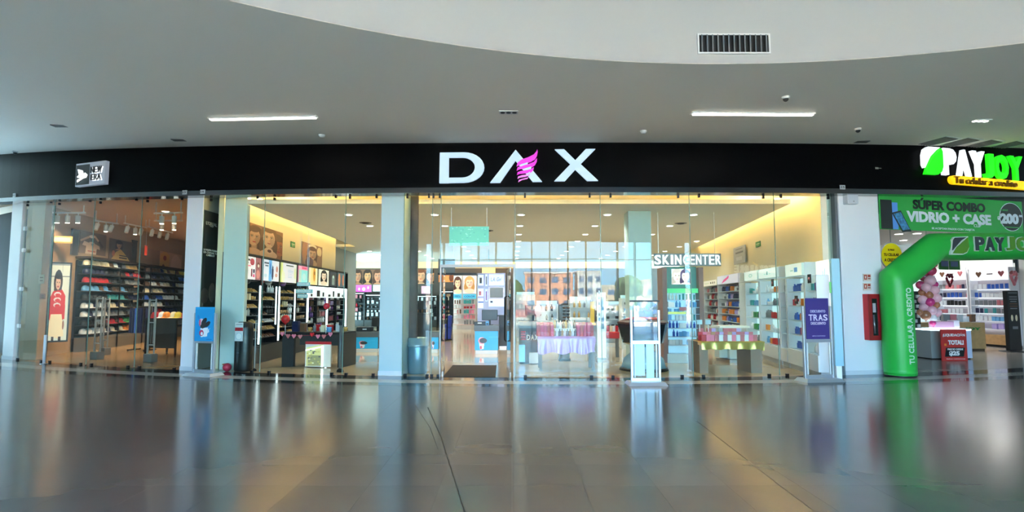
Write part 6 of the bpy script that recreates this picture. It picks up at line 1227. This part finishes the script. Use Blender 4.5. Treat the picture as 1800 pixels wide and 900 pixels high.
# wooden counter with lettering
x0, y0, s = F(1600, 617); x1, y1, _ = F(1734, 617); OAK = M('wood_oak', (176, 138, 92)); w = x1-x0; hC = Z(567, y0)
t = thing('service_counter', 'light wood service counter with green lettering at the back of the phone shop', 'counter', (x0, y0, 0), 0); part('body', OAK, t, lambda b: b.box(0, w, 0, .6, .07, hC)); part('kick', M('kick_brown', (90, 66, 44), .5), t, lambda b: b.box(.02, w-.02, .03, .57, 0, .07)); part('glass_top', CLEAR, t, lambda b: b.box(0, w, .02, .6, hC, hC+.02))
cu = lambda px: w*(px-1600)/134; text('PAY', cu(1652)-cu(1624), .11, M('letter_cream', (206, 190, 160), .5), t, (cu(1638), -.008, Z(578.5, y0)), .03, .02); text('JOY', cu(1726)-cu(1698), .11, M('letter_green', (30, 120, 50), .5), t, (cu(1712), -.008, Z(578.5, y0)), .03, .02)
b = MB(); b.prism([(cu(1612), Z(581.5, y0)), (cu(1614), Z(577, y0)), (cu(1620), Z(575.5, y0)), (cu(1619), Z(580, y0))], -.01, 0); b.build('leaf', M('letter_green', (30, 120, 50)), t)
for k, (px, c, kd) in enumerate(((1678, 'grey', 'gift box'), (1690, 'rose', 'gift box'), (1702, 'silver', 'gift box'), (1716, 'white', 'phone box'), (1725, 'brown', 'gift box'))): item(kd, c, (x0+cu(px), y0+.3, hC+.021), .1*k, '%s box on the light wood service counter, %s from the left' % (c, ORD[k].replace('top', 'first')), 'box', None, (1.4, 1.2, 1.2))
# white display counter with red sign
x0, y0, s = F(1638, 632); x1, y1, _ = F(1713, 632); w = x1-x0; hC = Z(577, y0)
t = thing('display_counter', 'white display counter with a lit top edge in front of the wood counter', 'counter', (x0, y0, 0), .05); part('body', M('counter_grey_green', (146, 152, 148), .35), t, lambda b: b.box(0, w*.45, .0, .6, .03, hC-.06)); part('side_panel', M('counter_lilac', (196, 200, 222), .35), t, lambda b: b.box(w*.45, w, .0, .6, .03, hC-.06)); part('lit_edge', LEDC, t, lambda b: b.box(.0, w, -.01, .6, hC-.06, hC-.03)); part('top', CLEAR, t, lambda b: b.box(0, w, 0, .6, hC-.03, hC)); part('foot', DARKM, t, lambda b: b.box(.03, w-.03, .03, .57, 0, .03))
t = thing('display_box', 'pink clear box standing on the white display counter', 'box', (x0+w*.52, y0+.3, hC), .05); part('box', M('box_pink', (226, 170, 200), .2), t, lambda b: b.box(-.32, .2, -.12, .12, 0, .17), bevel=.02); part('lid', M('box_white', (236, 220, 230), .2), t, lambda b: b.box(.2, .36, -.12, .12, 0, .2), bevel=.02)
xs0, ys0, s = F(1656, 634.5); xs1, _, _ = F(1702, 634.5); w = xs1-xs0; hS = Z(579, ys0)
t = thing('sale_sign', 'red clearance sign with white lettering leaning on the white display counter', 'sign', ((xs0+xs1)/2, ys0, 0), .03); part('board', M('sign_red', (196, 48, 44), .5), t, lambda b: b.box(-w/2, w/2, 0, .03, 0, hS)); SW = M('sign_white', (236, 232, 230), .5)
zf = lambda py: hS*(634.5-py)/55.5; ux = lambda px: w*((px-1656)/46-.5)
text('¡LIQUIDACIÓN', ux(1699)-ux(1659), .10, SW, t, (ux(1679), -.006, zf(589)), .04); text('TOTAL!', ux(1696)-ux(1668), .12, SW, t, (ux(1682), -.006, zf(602)), .06); b = MB(); b.prism([(ux(1664), zf(611)), (ux(1698), zf(611)), (ux(1695), zf(627)), (ux(1661), zf(627))], -.006, 0); b.build('black_field', BLACK, t)
text('PRECIO DESDE', ux(1694)-ux(1666), .045, SW, t, (ux(1680), -.01, zf(614)), .03); text('$25', ux(1688)-ux(1669), .13, SW, t, (ux(1678), -.01, zf(621.5)), .06); text('Aplican restricciones', ux(1697)-ux(1663), .03, SW, t, (ux(1680), -.006, zf(631)), 0); part('orange_mark', hue('orange'), t, lambda b: b.box(ux(1661), ux(1665), -.004, 0, zf(608), zf(604)))
# black totem
D = 17.2; x = at(1783, 560, D).x; t = thing('totem', 'tall black information totem at the right of the phone shop', 'totem', (x, D, 0), .25); k = D/1000; hT = Z(511, D)
part('body', BLACK, t, lambda b: b.hexa([(-14*k, 0, .03), (14*k, 0, .03), (14*k, .12, .03), (-14*k, .12, .03), (-14*k, 0, hT), (13*k, 0, hT), (13*k, .12, hT), (-14*k, .12, hT)]), bevel=.01); part('foot', BLACK, t, lambda b: b.lathe([(.36, 0), (.36, .02), (.2, .035)], 24, (0, .06)))
part('top_line', GREYP, t, lambda b: b.box(-11*k, 10*k, -.006, 0, hT-.08, hT-.05))
for q, (w_, c) in enumerate(((9, 'grey'), (9, 'grey'), (7, 'grey'), (9, 'brown'), (9, 'brown'), (8, 'grey'))): part('text_line', hue(c), t, lambda b: b.box(-w_*k, w_*k, -.006, 0, hT-.2-.07*q, hT-.17-.07*q))
for u in (-5, 5): part('shoe_picture', hue('cream'), t, lambda b: b.ball((u*k, 0, hT-.82), .06, 10, 6, sc=(.8, .15, 1.6)))
part('badge', hue('grey'), t, lambda b: b.box(-5*k, 7*k, -.006, 0, hT-1.15, hT-1.07))
# ---- fittings on the broad pier
def onpier(px, py, lab, nm, cat):
    x, y, th_ = fac(px, 655, .07); p = at(px, py, y); p.x = x; u_, yy, _ = ray(px, py); p = at(px, py, fac(px, py, .07)[1]); return thing(nm, lab, cat, p, fac(px, py, .07)[2]), p.y/ray(px, py)[1]/1000
t, s = onpier(1529.5, 557, 'red wall cabinet with a dark glazed slot on the broad pier', 'hose_cabinet', 'cabinet'); w, h = 25*s, 80*s
part('box', REDP, t, lambda b: b.box(-w/2, w/2, -.12, .02, -h/2, h/2), bevel=.008); part('frame', M('red_dark', (140, 20, 28), .4), t, lambda b: (b.box(-w/2, -w*.22, -.135, -.12, -h/2, h/2), b.box(w*.22, w/2, -.135, -.12, -h/2, h/2), b.box(-w*.22, w*.22, -.135, -.12, h*.40, h/2), b.box(-w*.22, w*.22, -.135, -.12, -h/2, -h*.40)))
part('glass_slot', M('slot_dark', (34, 30, 34), .08, spec=.8), t, lambda b: b.box(-w*.22, w*.22, -.124, -.12, -h*.40, h*.40)); part('paper', M('paper_grey', (176, 176, 176), .5), t, lambda b: b.box(-w*.14, w*.1, -.127, -.123, h*.1, h*.3)); part('nozzle', M('nozzle_grey', (120, 120, 124), .3, .6), t, lambda b: b.tube([(-.02, -.13, -h*.36), (-.03, -.13, h*.05)], .018, 8))
for py, lab in ((488, 'upper small red and cream safety notice on the broad pier'), (504, 'lower small red and cream safety notice on the broad pier')):
    t, s = onpier(1524, py, lab, 'notice', 'notice'); rr = random.Random(py); pc = Pic(10, 8, (226, 206, 196)); pc.rect(.08, .1, .48, .8, (186, 70, 50)).rect(.55, .1, .92, .42, (176, 60, 44)).rect(.2, .3, .36, .6, (236, 220, 206)).rect(.55, .55, .92, .7, (150, 90, 80)); pc.build(16*s, 13*s, PRINT, t, 'print', (0, -.008, -6.5*s), .012)
t, s = onpier(1491, 349, 'small white box at the top corner of the broad pier', 'junction_box', 'box'); part('box', M('box_grey_white', (206, 212, 220), .4), t, lambda b: b.box(-11*s, 10*s, -.14, 0, -11*s, 10*s), bevel=.01); part('lid', M('box_lid', (196, 202, 212), .4), t, lambda b: b.box(-10*s, 9*s, -.15, -.14, -10*s, 9*s)); part('dot', GREYP, t, lambda b: b.box(-1*s, 1*s, -.153, -.15, -8*s, -6*s))
# ---- neighbour shop at far left: dark with a mannequin in magenta
x, y, s = F(6, 622); t = thing('mannequin', 'dark dressed mannequin torso in a magenta top at the far left edge', 'mannequin', (x-.2, y+.8, 0)); part('torso', M('cloth_magenta', (150, 20, 74), .7), t, lambda b: b.lathe([(.16, .92), (.15, 1.05), (.13, 1.15), (.18, 1.35), (.19, 1.42), (.07, 1.48)], 14, sy=.6)); part('skirt', M('cloth_navy', (24, 28, 50), .7), t, lambda b: b.lathe([(.2, .3), (.19, .6), (.165, .95)], 14, sy=.7)); part('neck', M('mannequin_pale', (200, 190, 184), .5), t, lambda b: b.lathe([(.05, 1.46), (.05, 1.56)], 10)); part('head', M('mannequin_pale', (200, 190, 184)), t, lambda b: b.ball((0, 0, 1.66), .1, 12, 8, sc=(.85, 1, 1.2))); part('pole', STEEL, t, lambda b: b.lathe([(.15, 0), (.15, .015), (.02, .03), (.02, .32)], 14))
# ================================================================ OUTSIDE AND OPPOSITE SIDE, seen mirrored in the glass
struct(B(-140, 140, -170, -7.0, -.3, -.12).build('ground', M('asphalt', (196, 178, 150), .8, noise=.1, nscale=.3)), 'sunlit car park outside the glazing')
b = MB(); v = []; f = []; rr = random.Random(9); N = 60
for i in range(N+1):
    x = -150+300*i/N; h = 5.0+1.4*math.sin(i*.33)+.7*math.sin(i*.9+1)+rr.uniform(-.3, .3)+(1.5 if 30 < i < 44 else 0); v += [(x, -140, -.2), (x, -150, h*.6), (x, -168, h)]
for i in range(N): f += [(3*i, 3*i+1, 3*i+4, 3*i+3), (3*i+1, 3*i+2, 3*i+5, 3*i+4)]
struct(b.add(v, f, 0, True).build('hills', M('hill_tan', (176, 140, 120), .9, noise=.15, nscale=.1)), 'tan hills beyond the car park')
def block(x, y, w, d, h, m, lab, nw, nh, stripe=None):
    t = thing('building', lab, 'building', (x, y, -.12)); part('walls', m, t, lambda b: b.box(-w/2, w/2, -d, 0, 0, h)); part('roof', M('roof_pale', (226, 222, 214), .7), t, lambda b: b.box(-w/2-.2, w/2+.2, -d-.2, .2, h, h+.3))
    for i in range(nw):
        for j in range(nh): u = -w/2+w*(i+.5)/nw; z = h*(j+.45)/nh; part('window', M('window_slate', (96, 120, 150), .2), t, lambda b: b.box(u-w/nw*.3, u+w/nw*.3, -.1, .05, z-h/nh*.25, z+h/nh*.25))
    if stripe: part('band', stripe, t, lambda b: b.box(-w/2, w/2, 0, .12, h*.8, h*.98))
block(3.5, -84, 9, 8, 6.6, M('wall_salmon', (226, 160, 130), .8), 'salmon and white building outside, mirrored behind the lilac table', 4, 3); block(13, -86, 8, 8, 6.9, M('wall_white', (236, 232, 224), .8), 'white building outside with a grid of windows', 5, 3); block(-13, -70, 18, 8, 4.6, M('wall_cream', (232, 224, 206), .8), 'low cream building outside with a purple band', 6, 1, M('band_purple', (90, 60, 170), .6)); block(32, -95, 14, 8, 4.5, M('wall_tan', (214, 190, 160), .8), 'low tan building outside at the foot of the hills', 5, 2)
def tree(x, y, h, lab):
    t = thing('tree', lab, 'tree', (x, y, -.12)); part('trunk', M('bark', (90, 70, 52), .9), t, lambda b: b.lathe([(.22, 0), (.12, h*.5)], 8)); rr = random.Random(int(x*7)); part('crown', M('leaf_green', (84, 110, 60), .9, noise=.3, nscale=3), t, lambda b: [b.ball((rr.uniform(-1, 1), rr.uniform(-1, 1), h*.65+rr.uniform(-.6, .9)), rr.uniform(.7, 1.2), 8, 6) for _ in range(7)])
tree(-2.5, -30, 3.6, 'bushy tree in the car park, left of the salmon building'); tree(9.5, -34, 3.8, 'bushy tree in the car park before the white building'); tree(17, -40, 4.2, 'bushy tree in the car park, farthest to the side')
def car(x, y, c, lab, rz=0):
    t = thing('car', lab, 'car', (x, y, -.12), rz); m = M('car_'+'_'.join(map(str, c)), c, .25, .3)
    part('body', m, t, lambda b: b.prism([(-2.1, .3), (2.1, .3), (2.15, .75), (1.2, .85), (.7, 1.4), (-1.2, 1.42), (-1.9, .95), (-2.15, .85)], -.85, .85)); part('side_windows', M('car_glass', (40, 50, 60), .1), t, lambda b: b.prism([(1.05, .88), (.62, 1.33), (-1.1, 1.34), (-1.6, .95)], -.86, .86))
    for u in (-1.3, 1.3):
        for w_ in (-.8, .8): o = part('wheel', BLACK, t, lambda b: b.lathe([(.32, -.1), (.32, .1)], 16)); o.location = (u, w_, .32); o.rotation_euler = (PI/2, 0, 0)
for i, (x, y, c, cn) in enumerate(((-6, -22, (236, 236, 236), 'white'), (-1, -23, (180, 30, 36), 'red'), (4, -22, (60, 64, 70), 'dark grey'), (9, -23, (226, 226, 230), 'pearl white'), (14, -22, (70, 100, 150), 'blue'))): car(x, y, c, '%s car parked outside beyond the tall glazing' % cn)
t = thing('opposite_sign', 'bright white lettering of a shop across the hall, mirrored in the right glass', 'sign', (16.5, -5.2, 3.2), PI); part('board', M('opposite_board', (70, 66, 64), .6), t, lambda b: b.box(-1.6, 1.6, 0, .06, -.35, .35)); letters('NE.RAR.RE', 2.6, .42, M('letter_strong', (255, 255, 255), .4, emit=6), t, (0, -.02, 0), .04, .04); part('yellow_flag', M('flag_yellow', (255, 210, 60), .4, emit=5), t, lambda b: b.prism([(-.1, .2), (.25, .42), (.2, .3), (-.05, .12)], -.03, -.01))
